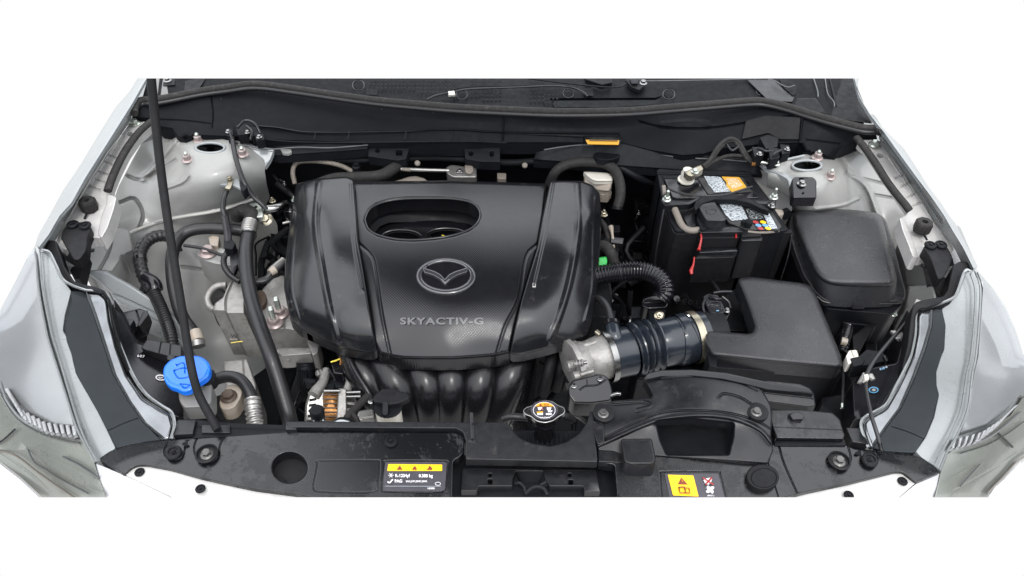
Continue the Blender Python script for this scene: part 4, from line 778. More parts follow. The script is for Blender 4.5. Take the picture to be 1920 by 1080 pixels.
text('lettering', 'SKYACTIV-G', (750, 608), (25.5, 0), (0, -17.5), zm, 'badge', ec, off=.0006, bold=.03, ext=.0014, spacing=1.12)
for x, y in ((735, 672), (927, 671)): lathe('grommet', [(.012, 0), (.012, .006), (.008, .008)], (x, y, -.065), 'rubber', ec, n=14)
# ================================================================ intake manifold
im = thing('intake_manifold', 'glossy black plastic intake manifold with curved runners below the engine cover', 'intake manifold', (850, 730, -.2))
for P, r in (([(655, 640, -.09), (676, 690, -.085), (706, 740, -.12), (745, 800, -.2)], .032), ([(702, 640, -.09), (726, 690, -.082), (752, 740, -.11), (778, 810, -.2)], .034), ([(778, 640, -.10), (790, 690, -.085), (803, 740, -.11), (810, 810, -.2)], .033), ([(842, 640, -.10), (844, 690, -.085), (846, 740, -.11), (844, 810, -.2)], .033), ([(905, 640, -.10), (902, 690, -.085), (896, 740, -.11), (884, 810, -.2)], .033), ([(972, 640, -.10), (962, 690, -.088), (944, 740, -.12), (915, 810, -.2)], .034)):
    T('runner', P, r, 'manifold', im, n=20)
T('bead', [(652, 655, -.055), (664, 690, -.055), (690, 735, -.075), (702, 765, -.10)], .005, 'manifold', im, n=8)
panel('plenum', [(640, 655), (1010, 655), (990, 760), (960, 800), (700, 800)], -.16, 'manifold', im, h=.2, w=20, d=.03)
for P in ([(1036, 650, -.08), (1030, 690, -.09), (1018, 740, -.14)], [(1058, 648, -.09), (1052, 690, -.1), (1042, 730, -.15)]): T('pipe', P, .011, 'plastic_dull', im, n=12)
tag(T('coolant_hose', [(944, 786, -.02), (960, 781, -.012), (990, 783, -.012)], .006, 'rubber', None), 'short black hose leading to the radiator cap', 'hose')
# throttle body
tb = thing('throttle_body', 'cast aluminium throttle body with black motor cover beside the engine cover', 'throttle body', (1090, 690, -.08))
T('bore', [(1080, 684, -.047), (1096, 679, -.047), (1098, 678.5, -.047), (1112, 674, -.047), (1134, 668, -.047)], [.040, .040, .0375, .0385, .043], 'alu', tb, n=28, smooth=False)
for q, r_ in (((1092, 650), .004), ((1104, 646), .005), ((1098, 700), .004)): T('cast_rib', [(q[0]-10, q[1]+3, -.012 if q[1] < 690 else -.02), (q[0]+14, q[1]-4, -.012 if q[1] < 690 else -.02)], r_, 'alu', tb, n=8)
T('flange', [(1070, 686, -.045), (1079, 683, -.045)], .049, 'alu', tb, n=10, smooth=False)
for x, y in ((1072, 650), (1068, 686), (1080, 706)): T('lug', [(x-5, y+1, -.03), (x+8, y-2, -.03)], .010, 'alu', tb, n=12, smooth=False)
block('boss', [(1060, 642), (1080, 636), (1086, 650), (1082, 664), (1066, 664)], -.025, .02, 'alu', tb, w=4, d=.005, rc=4)
T('spring', [(1076, 683, -.005), (1094, 680, -.003)], .006, 'alu_bright', tb, n=10, rib=(.0012, .005)); T('spring', [(1094, 680, -.003), (1100, 679, -.003)], .0035, 'steel', tb, n=8)
block('motor_cover', [(1066, 724), (1074, 712), (1100, 706), (1122, 700), (1136, 704), (1144, 716), (1150, 738), (1146, 752), (1110, 757), (1076, 756), (1066, 742)], [(1066, 724, -.012), (1136, 704, -.012), (1110, 757, -.03)], .035, 'plastic_gloss', tb, w=4, d=.004, rc=6, feats=[([(1086, 732), (1098, 724), (1120, 722), (1136, 712)], 1.8, -.002), ([(1100, 712), (1101, 722)], 1.5, -.002)])
for x, y in ((1076, 724), (1125, 711)): bolt(tb, x, y, -.012, .0038, 'steel', None, washer=1.3)
T('connector_tail', [(1144, 742, -.03), (1156, 738, -.03), (1164, 739, -.03)], .003, 'steel', tb, n=8)
# intake hose
ih = thing('intake_hose', 'dark blue black ribbed air intake hose with metal clamps at both ends', 'intake hose', (1220, 645, -.08))
T('collar', [(1136, 668, -.045), (1158, 662, -.045), (1182, 657, -.045)], .047, 'rubber_blue', ih, n=32, cap=False)
T('bellows', [(1180, 657.5, -.045), (1200, 652, -.045), (1234, 645, -.045)], .047, 'rubber_blue', ih, n=32, rib=(.0048, .0135), cap=False)
T('sleeve', [(1232, 645, -.045), (1246, 643, -.045), (1270, 638, -.045), (1272, 638, -.045), (1284, 635, -.045), (1286, 635, -.045), (1318, 629, -.045)], [.045, .046, .046, .049, .049, .047, .047], 'rubber_blue', ih, n=32, cap=False)
T('clamp', [(1133, 669.5, -.045), (1143, 667, -.045)], .0495, 'steel', ih, n=32, smooth=False, cap=False); T('clamp_screw', [(1118, 622, -.01), (1126, 628, -.01)], .005, 'zinc_yellow', ih, n=8)
T('clamp', [(1293, 634, -.045), (1305, 631.5, -.045)], .0505, 'zinc_yellow', ih, n=32, rib=None, smooth=False, cap=False)
T('clamp_screw', [(1282, 596, -.012), (1292, 594, -.005)], .0065, 'zinc_yellow', ih, n=10, smooth=False); bolt(ih, 1290, 596, -.008, .006, 'steel', None, ax=(0, -.6, .8), washer=1.2)
T('stub', [(1146, 604, .0), (1152, 630, -.005), (1156, 645, -.02)], [.012, .014, .018], 'rubber_blue', ih, n=18)
T('stub_ring', [(1147, 606, .0), (1148, 612, .0)], .0145, 'plastic_gloss', ih, n=18, smooth=False)
tag(T('breather_hose', [(1112, 556, -.03), (1128, 563, -.01), (1140, 580, -.004), (1147, 608, .0)], .0075, 'rubber', None, n=12), 'thin curved black breather hose entering the ribbed intake hose', 'hose')
# corrugated vent hose
vh = thing('vent_hose', 'corrugated black plastic vent hose curving over to the battery tray', 'corrugated hose', (1180, 510, -.02))
T('corrugated_tube', [(1112, 518, -.012), (1140, 513, -.006), (1175, 508, .0), (1205, 508, .002), (1228, 516, .0), (1243, 531, -.008), (1246, 548, -.02), (1238, 560, -.03)], .0185, 'plastic_gloss', vh, n=24, rib=(.0013, .0062), sub=8)
T('collar', [(1155, 511.5, -.004), (1157, 511, -.004)], .0205, 'plastic', vh, n=24, smooth=False)
block('elbow', [(1204, 560), (1225, 552), (1252, 552), (1256, 566), (1250, 578), (1215, 580), (1202, 574)], -.045, .05, 'plastic_gloss', vh, w=4, d=.005, rc=5, feats=[([(1208, 568), (1252, 566)], 1.5, .002)])
block('foot', [(1216, 578), (1248, 578), (1246, 604), (1218, 606)], -.055, .03, 'plastic_dark', vh, w=2, rc=3); bolt(vh, 1236, 592, -.052, .0065, 'zinc_yellow', 'zinc_yellow', ax=(0, -.5, .85))
T('ground_lug', [(1176, 617, -.06), (1180, 604, -.05), (1182, 594, -.05)], .0025, 'steel', vh, n=6)
# hoses behind the cover
hh_ = thing('heater_hose', 'dusty brown black heater hose arching beside the cream reservoir', 'hose', (1140, 320, 0))
T('tube', [(1030, 345, -.02), (1042, 322, .015), (1062, 309, .028), (1095, 304, .034), (1130, 306, .036), (1152, 318, .032), (1162, 342, .02), (1163, 368, .0), (1157, 392, -.02)], .0112, 'rubber_matte', hh_, n=18)
T('band', [(1134, 306, .037), (1136, 306.5, .037)], .0118, 'rubber', hh_, n=18, smooth=False); T('pipe_end', [(1042, 298, .03), (1068, 296, .03)], .0045, 'steel', hh_, n=10); block('collar', [(1070, 283), (1083, 284), (1080, 299), (1066, 299)], .035, .01, 'plastic', hh_)
T('end_clamp', [(1158, 388, -.017), (1157, 394, -.022)], .013, 'plastic_dark', hh_, n=14, smooth=False)
tag(T('brake_hose', [(1140, 300, .03), (1170, 318, .02), (1200, 335, .0), (1225, 345, -.03)], .009, 'plastic_dark', None), 'dark hose behind the arched heater hose near the battery', 'hose')
rs = thing('brake_reservoir', 'cream plastic brake fluid reservoir half hidden by the arched hose', 'fluid reservoir', (1125, 345, 0))
block('tank', [(1095, 328), (1110, 336), (1147, 342), (1147, 350), (1142, 360), (1122, 358), (1095, 348)], [(1095, 328, .012), (1147, 342, .012), (1120, 360, -.012)], .03, 'cream_plastic', rs, w=3, d=.004, rc=4)
block('shoulder', [(1092, 322), (1106, 322), (1142, 324), (1150, 332), (1149, 340), (1114, 340), (1103, 333)], .02, .008, 'white_plastic', rs, w=4, d=.005, rc=5); block('foot', [(1124, 356), (1147, 358), (1146, 366), (1127, 366)], -.02, .01, 'cream_plastic', rs)
block('cap', ell(1138, 291, 25, 9, 18), .055, .015, 'plastic_dark', rs, w=3, rc=0)
rp = thing('fuel_pipe', 'dusty metal braided fuel pipe behind the left corner of the engine cover', 'pipe', (600, 310, 0))
T('tube', [(553, 345, -.02), (549, 322, .0), (556, 306, .015), (575, 302, .02), (610, 304, .02), (640, 311, .015), (662, 322, .01)], .0052, 'dusty_tan', rp, n=12, rib=(.0005, .004)); lathe('sensor_cap', [(.0095, 0), (.0095, .012), (.007, .014), (.007, .018), (.003, .018)], (669, 320, .01), 'plastic_dark', rp, n=14); block('fitting', [(672, 322), (678, 326), (685, 336), (684, 341), (674, 340), (670, 330)], .012, .01, 'alu_bright', rp)
tag(T('coolant_pipe', [(590, 345, .0), (625, 334, .01), (665, 333, .015), (710, 330, .02), (735, 318, .022), (752, 304, .02), (762, 292, .02)], [.010, .011, .013, .013, .013, .013, .012], 'rubber_matte', None, n=16), 'thick black hose passing behind the top edge of the engine cover', 'hose')
sp_ = thing('purge_valve', 'small cast metal valve on a steel pipe behind the engine cover', 'valve', (870, 322, 0))
T('pipe', [(752, 317, .02), (800, 319, .02), (842, 320, .018)], .0042, 'alu_bright', sp_, n=10); T('pipe_end', [(752, 317, .02), (770, 319, .02)], .004, 'dusty_tan', sp_)
block('body', [(836, 314), (846, 309), (870, 312), (893, 311), (894, 333), (850, 333), (838, 326)], .02, .02, 'alu_bright', sp_, w=3, d=.003, rc=4); bolt(sp_, 862, 322, .021, .005, 'steel', None); block('cover', [(871, 308), (886, 308), (889, 320), (882, 328), (872, 324)], .026, .01, 'dusty_tan', sp_, w=3, d=.004, rc=4)
hs = panel('heat_shield', [(728, 343), (750, 337), (768, 331), (780, 330), (795, 334), (806, 343), (780, 350), (740, 350)], .005, 'dusty_tan', None, h=.01, w=3, rc=2); tag(hs, 'tan textured heat shield peeking out behind the engine cover', 'heat shield')
cn = block('connector', [(932, 324), (949, 325), (949, 336), (933, 336)], .005, .02, 'dusty_tan'); tag(cn, 'small brown plug standing behind the top edge of the engine cover', 'connector')
# right of the cover: green plug, grey pipes
gp = block('connector', [(1118, 483), (1137, 481), (1139, 490), (1137, 497), (1118, 498)], -.015, .015, 'green', None, w=3, d=.003, rc=3); tag(gp, 'bright green plug at the right edge of the engine cover', 'connector')
for P, r, m_, lb in (([(1124, 412, -.03), (1134, 425, -.03), (1140, 445, -.035), (1142, 465, -.05)], .0065, 'rubber_matte', 'short dusty hose right of the engine cover above the green plug'), ([(1110, 465, -.03), (1132, 462, -.02), (1145, 475, -.025), (1152, 500, -.05)], .013, 'rubber_matte', 'thick bent hose beside the green plug')):
    tag(T('hose', P, r, m_, None, n=14), lb, 'hose')
o = T('fuel_line', [(1145, 425, -.02), (1148, 440, -.025), (1151, 468, -.04)], [.006, .003, .003], 'cream_plastic', None, n=10); tag(o, 'cream coloured slim pipe right of the engine cover', 'pipe')
# radiator cap
rcp = thing('pressure_cap', 'round steel radiator cap with two ears and an orange warning disc', 'radiator cap', (1022, 775, 0))
block('cap_plate', [(979, 770), (986, 763), (997, 760), (1008, 752), (1022, 749), (1037, 752), (1048, 760), (1058, 763), (1061, 772), (1056, 778), (1048, 782), (1038, 790), (1022, 794), (1006, 791), (996, 782), (984, 778)], .030, .007, 'steel', rcp, w=3, d=.002, rc=5)
lathe('cap_skirt', [(.021, 0), (.022, .010)], (1022, 779, .014), 'steel', rcp, n=24); lathe('filler_neck', [(.016, -.06), (.016, 0), (.018, .003)], (1022, 792, .004), 'plastic_gloss', rcp, n=8)
panel('disc', ell(1020.5, 769, 26, 18.5, 28), .0318, 'label_dark', rcp, h=0, w=0, rc=0); T('disc_ring', [(p[0], p[1], .032) for p in ell(1020.5, 769, 20.5, 14.8, 24)]+[(1041, 769, .032)], .0005, 'ink_white', rcp, n=4)
panel('orange_segment', [(1003, 762), (1008, 757.5), (1015, 755), (1022, 754.5), (1030, 756), (1036, 759.5), (1038, 762)], .0324, 'orange', rcp, h=0, w=0, rc=0)
panel('warning_triangle', [(1013, 756.5), (1017, 761), (1010.5, 761)], .0329, 'ink_red', rcp, h=0, w=0, rc=0); T('book', [(1021, 757.5, .033), (1028, 757.5, .033), (1028.5, 761, .033), (1021, 761, .033), (1021, 757.5, .033)], .0005, 'ink_red', rcp, n=4, smooth=False)
for P, m_ in (([(1008, 764), (1016, 763), (1018, 768), (1010, 769)], 'ink_white'), ([(1006, 772), (1018, 771), (1018, 774), (1007, 775)], 'orange'), ([(1007, 775), (1018, 774), (1018, 778), (1008, 778)], 'ink_white'), ([(1025, 764), (1034, 764), (1032, 769), (1026, 769)], 'ink_white'), ([(1023, 775), (1034, 774), (1034, 778), (1024, 778)], 'ink_white'), ([(1027, 770), (1036, 769.5), (1035, 772), (1028, 773)], 'ink_white'), ([(1013, 764), (1018, 764), (1017, 769), (1014, 768)], 'red')): panel('symbol', P, .0325, m_, rcp, h=0, w=0, rc=0)
text('print', 'CAUTION', (1012, 784), (4.2, 0), (0, -3.6), .0322, 'ink_white', rcp, off=.0003, bold=.01)
T('overflow_pipe', [(1046, 772, .0), (1060, 780, .0), (1075, 788, -.02)], .006, 'plastic_dull', rcp)
# ================================================================ left side of the bay
pr = T('prop_rod', [(281, 120, .47), (290, 215, .40), (303, 330, .32), (320, 450, .24), (338, 560, .17), (352, 650, .11), (361, 700, .08), (372, 738, .05), (386, 766, .03), (397, 785, .018), (408, 806, .012)], .0055, 'plastic_dull', None, n=12, sq=(.0068, .0058)); tag(pr, 'long black hood prop rod slanting across the left side of the bay', 'prop rod')
wr = thing('washer_filler', 'bright blue washer fluid cap on a grey filler neck', 'washer filler', (350, 720, 0))
zb = [(306, 700, .038), (396, 690, .038), (350, 736, .032)]
panel('cap', [(306, 702), (307, 688), (318, 676), (336, 668), (356, 666), (376, 668), (390, 677), (396, 690), (393, 705), (384, 713), (374, 719), (364, 729), (354, 735), (342, 736), (332, 730), (318, 726), (309, 716)], zb, 'blue', wr, h=.008, w=6, d=.004, rc=6, step=10,
      feats=[([(326, 695), (345, 690), (366, 696)], 1.4, .003), ([(326, 695), (335, 709), (355, 706), (366, 696)], 1.4, .003), ([(333, 684), (345, 681), (347, 700)], 1.3, .003), ([(338, 720), (346, 727), (356, 722), (338, 720)], 1.4, .003), ([(312, 706), (320, 717), (338, 724), (350, 728), (368, 718), (384, 706), (390, 692)], 2, .0012)])
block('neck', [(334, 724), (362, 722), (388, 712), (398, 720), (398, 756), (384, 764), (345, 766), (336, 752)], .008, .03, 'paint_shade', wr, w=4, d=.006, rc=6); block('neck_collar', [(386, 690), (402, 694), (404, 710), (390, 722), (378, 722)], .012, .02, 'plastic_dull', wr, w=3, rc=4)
lh = thing('lamp_housing', 'black plastic rear housing of the left headlamp with white print', 'lamp housing', (270, 680, -.05))
panel('shell', [(214, 560), (235, 590), (258, 640), (300, 655), (345, 690), (345, 790), (322, 780), (300, 765), (268, 742), (244, 708), (222, 660), (208, 600)], [(214, 560, .04), (260, 640, -.01), (345, 690, -.03), (322, 780, -.02), (222, 660, .02)], 'plastic_gloss', lh, h=.06, w=5, d=.006, rc=4)
block('relay_block', [(222, 600), (232, 585), (262, 578), (276, 584), (268, 608), (240, 618)], -.01, .03, 'plastic_gloss', lh, w=3, feats=[([(255, 582), (262, 605)], 2, .003)])
block('wedge', [(257, 610), (268, 584), (276, 582), (279, 590), (262, 612)], .0, .02, 'plastic', lh, w=2); block('wedge', [(223, 602), (242, 598), (252, 600), (240, 618), (230, 616)], .004, .02, 'plastic', lh, w=2)
block('plug_row', [(264, 652), (276, 636), (300, 640), (340, 648), (340, 668), (316, 668), (270, 656)], .0, .02, 'plastic', lh, w=2, feats=[([(302, 642), (298, 662)], 1.5, .002), ([(320, 645), (318, 666)], 1.5, .002)])
zq = zfun([(214, 560, .04), (260, 640, -.01), (345, 690, -.03), (322, 780, -.02), (222, 660, .02)]); text('print', '607', (257, 669), (8, 1), (1, -6.5), zq, 'ink_white', lh, off=.002, bold=.02, spacing=1.2); decal('oval_sticker', ell(301, 708, 9.5, 5.6, 16, .1), zq, 'ink_white', lh, .0015); decal('oval_sticker', ell(301, 708, 7.2, 3.9, 16, .1), zq, 'ink_black', lh, .002); text('print', 'TC', (296.5, 711), (6.5, .5), (.4, -6), zq, 'ink_white', lh, off=.0025, bold=.03)
lathe('bulb_screw', [(.007, 0), (.007, .004), (.004, .005)], (322, 672, -.005), 'plastic', lh)
# hoses and harness
def hose(name, lab, cat, P, r, m_='rubber', group=None, **k): o = T(name, P, r, m_, None, **k); return tag(o, lab, cat, group)
ac = thing('air_conditioning_hose', 'thick glossy black hose with silver crimp running down left of the engine cover', 'hose', (465, 500, -.05))
T('tube', [(466, 435, .0), (461, 470, -.0), (463, 515, -.005), (472, 565, -.01), (488, 615, -.02), (508, 670, -.04), (524, 720, -.07), (540, 775, -.1), (548, 810, -.13)], .0138, 'rubber', ac, n=20)
T('crimp', [(470, 418, .003), (467, 428, .002), (465.5, 440, .0)], .0155, 'alu_bright', ac, n=20, rib=(.0008, .006)); T('crimp_lip', [(465.3, 440, .0), (465, 443, .0)], .017, 'steel', ac, n=20, smooth=False)
T('bend', [(444, 412, -.02), (446, 400, -.005), (458, 395, .003), (472, 403, .006), (470, 419, .003)], [.012, .014, .015, .0155, .014], 'rubber_matte', ac, n=18)
T('metal_pipe', [(488, 394, .0), (505, 392, .0), (522, 389, -.002), (536, 382, -.01)], [.0095, .0095, .0095, .0085], 'steel', ac, n=18)
block('pipe_clamp', [(467, 382), (487, 378), (494, 398), (494, 408), (480, 409), (474, 400)], .012, .012, 'zinc', ac, w=3, d=.004, rc=3); lathe('clamp_hole', [(.0035, 0), (.0035, .001)], (480, 388, .0125), 'black_deep', ac, n=10); bolt(ac, 499, 412, -.005, .009, 'zinc_yellow', None, ax=(0, -.5, .85)); T('pipe_nub', [(530, 419, -.02), (542, 416, -.02)], .003, 'alu_bright', ac, n=8)
hs2 = thing('heater_pipe', 'black hose bending down behind the prop rod to a white crimp', 'hose', (340, 520, -.05))
T('tube', [(456, 433, -.02), (430, 430, -.015), (395, 428, -.012), (362, 431, -.012), (340, 442, -.015), (326, 466, -.02), (322, 500, -.03), (327, 545, -.05), (340, 590, -.07), (356, 615, -.08), (370, 632, -.09)], .0125, 'rubber', hs2, n=16)
T('crimp', [(366, 622, -.07), (372, 640, -.075)], .012, 'cream_plastic', hs2, n=14, smooth=False); T('end_ring', [(370, 640, -.07), (372, 650, -.075)], .0135, 'alu_bright', hs2, n=14, smooth=False)
wh = thing('wiring_harness', 'taped black wiring harness with corrugated sleeve left of the prop rod', 'wiring harness', (290, 520, -.05))
T('taped_trunk', [(330, 448, -.03), (310, 442, -.025), (290, 444, -.02), (272, 456, -.02), (262, 478, -.025), (264, 500, -.03), (272, 524, -.04), (286, 546, -.05)], .0125, 'rubber', wh, n=16, rib=(.0006, .011))
T('corrugated_sleeve', [(284, 540, -.047), (294, 560, -.055), (305, 585, -.065), (315, 612, -.075), (322, 640, -.085), (322, 665, -.1)], .0115, 'rubber', wh, n=16, rib=(.0012, .0055)); T('tape_wrap', [(272, 522, -.039), (288, 532, -.042), (292, 545, -.05)], .0145, 'plastic_gloss', wh, n=12); T('tape_wrap', [(262, 484, -.026), (263, 491, -.028)], .0142, 'plastic_gloss', wh, n=12, smooth=False)
for P in ([(318, 445, -.02), (330, 452, -.02), (340, 470, -.03)], [(345, 460, -.02), (380, 466, -.02), (420, 480, -.02)], [(268, 535, -.04), (264, 545, -.05), (272, 548, -.05)]): T('branch', P, .0035, 'rubber', wh, n=8)
gs = thing('ground_strap', 'black ground cable bolted to the left strut tower with a brass lug', 'ground cable', (425, 350, .05))
T('cable', [(425, 358, .05), (420, 372, .05), (418, 392, .04), (421, 405, .03)], .0055, 'rubber', gs, n=10); T('sleeve', [(420, 400, .03), (424, 420, .02), (427, 440, .01), (428, 456, .005)], .0078, 'rubber', gs, n=12); T('cable', [(428, 452, .0), (427, 470, -.005), (420, 484, -.01), (421, 500, -.01), (432, 516, -.015), (450, 528, -.02)], .0058, 'rubber', gs, n=10, rib=(.0006, .005))
block('bracket', [(407, 340), (416, 328), (438, 328), (448, 336), (452, 352), (456, 358), (446, 352), (436, 348), (420, 348), (410, 346)], .055, .004, 'paint', gs, w=2, d=.002, rc=2); block('lug', [(427, 331), (436, 331), (437, 340), (434, 350), (431, 355), (421, 353), (426, 345), (426, 338)], .0595, .004, 'zinc_yellow', gs, w=1.5, rc=1); bolt(gs, 431, 335, .0615, .0048, 'zinc_yellow', None, washer=1.1)
block('cable_clip', [(420, 448), (432, 447), (442, 456), (436, 468), (420, 466)], .012, .02, 'plastic_dark', gs, w=2, rc=2); block('strap', [(430, 470), (441, 470), (447, 495), (438, 515), (432, 500)], -.005, .01, 'plastic', gs, w=2, rc=2)
hose('sensor_cable', 'black cable dropping from the cowl past the left strut tower nut', 'cable', [(434, 250, .10), (437, 270, .095), (443, 300, .085), (453, 330, .07), (462, 350, .055), (474, 368, .035), (492, 384, .02), (500, 394, .01)], .0052, n=10)
hose('sensor_cable', 'thin black cable looping onto the dirty metal engine mount', 'cable', [(448, 470, -.01), (450, 500, -.01), (462, 522, -.015), (482, 529, -.02), (502, 524, -.02), (520, 508, -.02), (534, 494, -.02)], .005, n=10)
cl = thing('wiring_cluster', 'black cluster of connectors and clips at the back left corner', 'connector', (460, 245, .08))
for P in ([(440, 234), (458, 230), (470, 238), (466, 252), (446, 254)], [(466, 236), (484, 240), (486, 252), (472, 256)], [(424, 242), (436, 240), (438, 254), (426, 256)], [(478, 252), (494, 250), (496, 262), (480, 264)]): block('plug', P, .105, .02, 'plastic_dark', cl, w=2)
for P in ([(445, 240, .115), (460, 226, .12), (478, 232, .115), (488, 250, .1)], [(430, 246, .11), (436, 262, .10), (446, 270, .09)], [(462, 236, .115), (472, 246, .11), (470, 262, .1)]): T('wire', P, .003, 'plastic_gloss', cl, n=8)
for x, y in ((428, 247), (486, 257), (464, 248)): bolt(cl, x, y, .107, .004, 'steel', None)
tc_ = block('cable_clip', [(450, 338), (460, 338), (464, 352), (456, 360), (450, 352)], .06, .02, 'plastic_dark'); tag(tc_, 'small black cable clip on the left strut tower face', 'cable clip')
hose('bay_hose', 'black hose with silver end sleeve curving above the front left bolt bracket', 'hose', [(388, 728, -.06), (400, 714, -.04), (425, 706, -.03), (450, 712, -.03), (466, 732, -.035), (474, 756, -.045)], .0105, n=16)
o = T('hose_end', [(473, 750, -.04), (475, 770, -.045), (479, 796, -.055)], .0135, 'alu_bright', None, n=18, rib=(.0012, .008)); tag(o, 'ribbed silver hose sleeve just behind the front left of the cover', 'hose fitting')
hb = thing('hook_bracket', 'cream painted bracket with rusty bolt near the blue washer cap', 'bracket', (430, 750, -.05))
block('plate', [(411, 757), (416, 736), (428, 722), (446, 722), (455, 730), (452, 745), (440, 764), (424, 769), (414, 766)], -.04, .03, 'cream_plastic', hb, w=3, rc=6); bolt(hb, 429, 744, -.038, .0105, 'brown', None, washer=1.35, hh=.7)
block('base', [(400, 760), (412, 740), (460, 735), (470, 800), (395, 800)], -.07, .05, 'plastic_dull', hb, w=8, d=.012, rc=6)
# engine mount
mt = thing('engine_mount', 'cast aluminium engine mount with pink nuts left of the engine cover', 'engine mount', (450, 600, -.15))
block('boss', [(368, 478), (376, 466), (392, 460), (412, 464), (432, 470), (438, 488), (440, 500), (405, 496), (385, 490)], [(368, 478, -.035), (438, 488, -.035), (400, 500, -.04)], .06, 'paint_inner', mt, w=3, d=.003, rc=6); bolt(mt, 391, 474, -.033, .0125, 'nut_pink', None, washer=1.5, hh=.75)
block('clip_tab', [(391, 445), (399, 441), (411, 444), (409, 462), (394, 460)], -.02, .015, 'cream_plastic', mt, w=2, rc=2)
zmt = [(398, 583, -.05), (456, 586, -.05), (440, 530, -.04)]
block('upright', [(398, 583), (404, 568), (418, 558), (430, 530), (440, 524), (456, 530), (458, 560), (458, 588), (426, 588), (421, 583)], zmt, .125, 'alu', mt, w=2.5, d=.003, rc=2, lean=(.012, -.004), feats=[([(424, 588), (424, 560), (436, 530)], 3, .005)])
block('lower_web', [(418, 676), (464, 672), (480, 720), (486, 800), (430, 800), (424, 740)], [(418, 676, -.16), (464, 672, -.16), (480, 800, -.2)], .1, 'alu', mt, w=4, d=.004, rc=2, feats=[([(456, 676), (462, 790)], 2, .003)])
T('ring', [(424, 534, -.05), (408, 536, -.05), (395, 546, -.052), (389, 560, -.058), (393, 574, -.065), (402, 582, -.065)], .0065, 'alu', mt, n=12); panel('bushing', ell(410, 562, 18, 22, 18), -.075, 'rubber_matte', mt, h=.05, w=5, d=.01)
text('stamp', 'W', (432.5, 633.5), (13, .3), (0, -10.5), -.108, 'ink_black', mt, off=.0, bold=.0)
T('paint_mark', [(433, 643, -.106), (445, 641, -.106), (455, 640, -.107)], .0011, 'tape_yellow', mt, n=5); T('stamp_line', [(431, 636, -.105), (446, 636, -.105)], .0009, 'cream_plastic', mt, n=5)
zmr = [(490, 600, -.055), (590, 620, -.06), (530, 520, -.045)]
block('bracket', [(480, 560), (494, 540), (512, 522), (530, 516), (548, 530), (560, 590), (592, 616), (594, 622), (545, 619), (540, 617), (500, 618), (494, 614), (486, 590)], zmr, .055, 'alu', mt, w=3, d=.003, rc=3, feats=[([(533, 619), (534, 600)], 2, .003)])
block('bracket_lower', [(500, 664), (522, 652), (549, 652), (582, 652), (584, 664), (560, 666), (530, 668)], -.09, .035, 'alu', mt, w=3, d=.003, rc=2); block('bracket_lower', [(575, 640), (592, 630), (600, 640), (596, 662), (586, 668)], -.09, .05, 'alu', mt, w=3, d=.003, rc=3); bolt(mt, 541, 672, -.105, .005, 'alu_bright', None, ax=(0, -.7, .7))
for x, y, z in ((515, 606, -.052), (525, 588, -.05)): bolt(mt, x, y, z, .0115, 'nut_pink', 'zinc', washer=1.45, hh=.9, studh=2.6)
T('ear', [(508, 508, -.02), (520, 498, -.02), (532, 488, -.02)], .008, 'alu_bright', mt, n=12); T('ear_cap', [(506, 512, -.015), (516, 506, -.015)], .0085, 'cream_plastic', mt, n=12, smooth=False); T('drain', [(484, 528, -.02), (500, 522, -.02), (508, 512, -.015)], .006, 'rubber', mt, n=10)
panel('washer_slot', ell(488, 560, 12, 16, 14), -.04, 'brown', mt, h=.01, w=3)
# alternator and pulley bracket
al = thing('alternator', 'alternator with aluminium fins and copper windings below the engine cover', 'alternator', (630, 760, -.12))
block('casing', [(578, 740), (590, 728), (610, 728), (610, 800), (570, 800), (572, 760)], [(578, 740, -.10), (610, 728, -.10), (570, 800, -.13)], .08, 'alu_bright', al, w=5, d=.01, rc=4)
zal = zfun([(578, 740, -.0995), (610, 728, -.0995), (570, 800, -.1295)])
for k in range(5): decal('vent_slot', [(580-k*1.0, 748+k*10), (592, 746+k*10), (594, 750+k*10), (580-k, 753+k*10)], zal, 'black_deep', al, .001)
block('winding', [(607, 737), (635, 737), (633, 802), (605, 802)], [(607, 737, -.094), (635, 737, -.094), (605, 802, -.128)], .05, 'copper', al, w=3, d=.006, rc=1)
for k in range(7): T('lamination', [(607, 740+k*8.2, -.0945-.0042*k), (634, 740+k*8.2, -.0945-.0042*k)], .0014, 'brown', al, n=6)
block('end_frame', [(634, 728), (650, 728), (650, 800), (630, 800)], [(634, 728, -.088), (650, 728, -.088), (640, 800, -.12)], .05, 'alu', al, w=3, d=.004, rc=3)
for k in range(5): block('frame_fin', [(650, 740+k*12), (668-k, 742+k*12), (666-k, 747+k*12), (650, 746+k*12)], -.10-.005*k, .02, 'alu_bright', al, w=1.5, rc=2)
T('through_bolt', [(608, 733, -.085), (638, 733, -.085)], .0032, 'steel', al, n=8); T('through_bolt', [(650, 736, -.088), (676, 735, -.088)], .0032, 'steel', al, n=8); T('through_bolt', [(650, 744, -.09), (676, 743, -.09)], .0028, 'steel', al, n=8)
T('bracket_arm', [(612, 694, -.10), (606, 715, -.10), (596, 730, -.10), (588, 742, -.10)], [.008, .009, .011, .012], 'alu', al, n=10); T('bracket_arm', [(652, 700, -.1), (656, 715, -.1), (650, 735, -.1)], .008, 'alu', al, n=10)
block('voltage_unit', [(614, 708), (646, 706), (650, 726), (612, 728)], -.11, .03, 'plastic_dark', al, w=3); bolt(al, 600, 700, -.1, .006, 'alu_bright', None, ax=(-.7, -.4, .5))
block('lower_case', [(672, 770), (700, 765), (706, 800), (664, 802)], -.10, .05, 'alu_bright', al, w=3, d=.004, rc=4, feats=[([(680, 785), (704, 782)], 2, .004)])
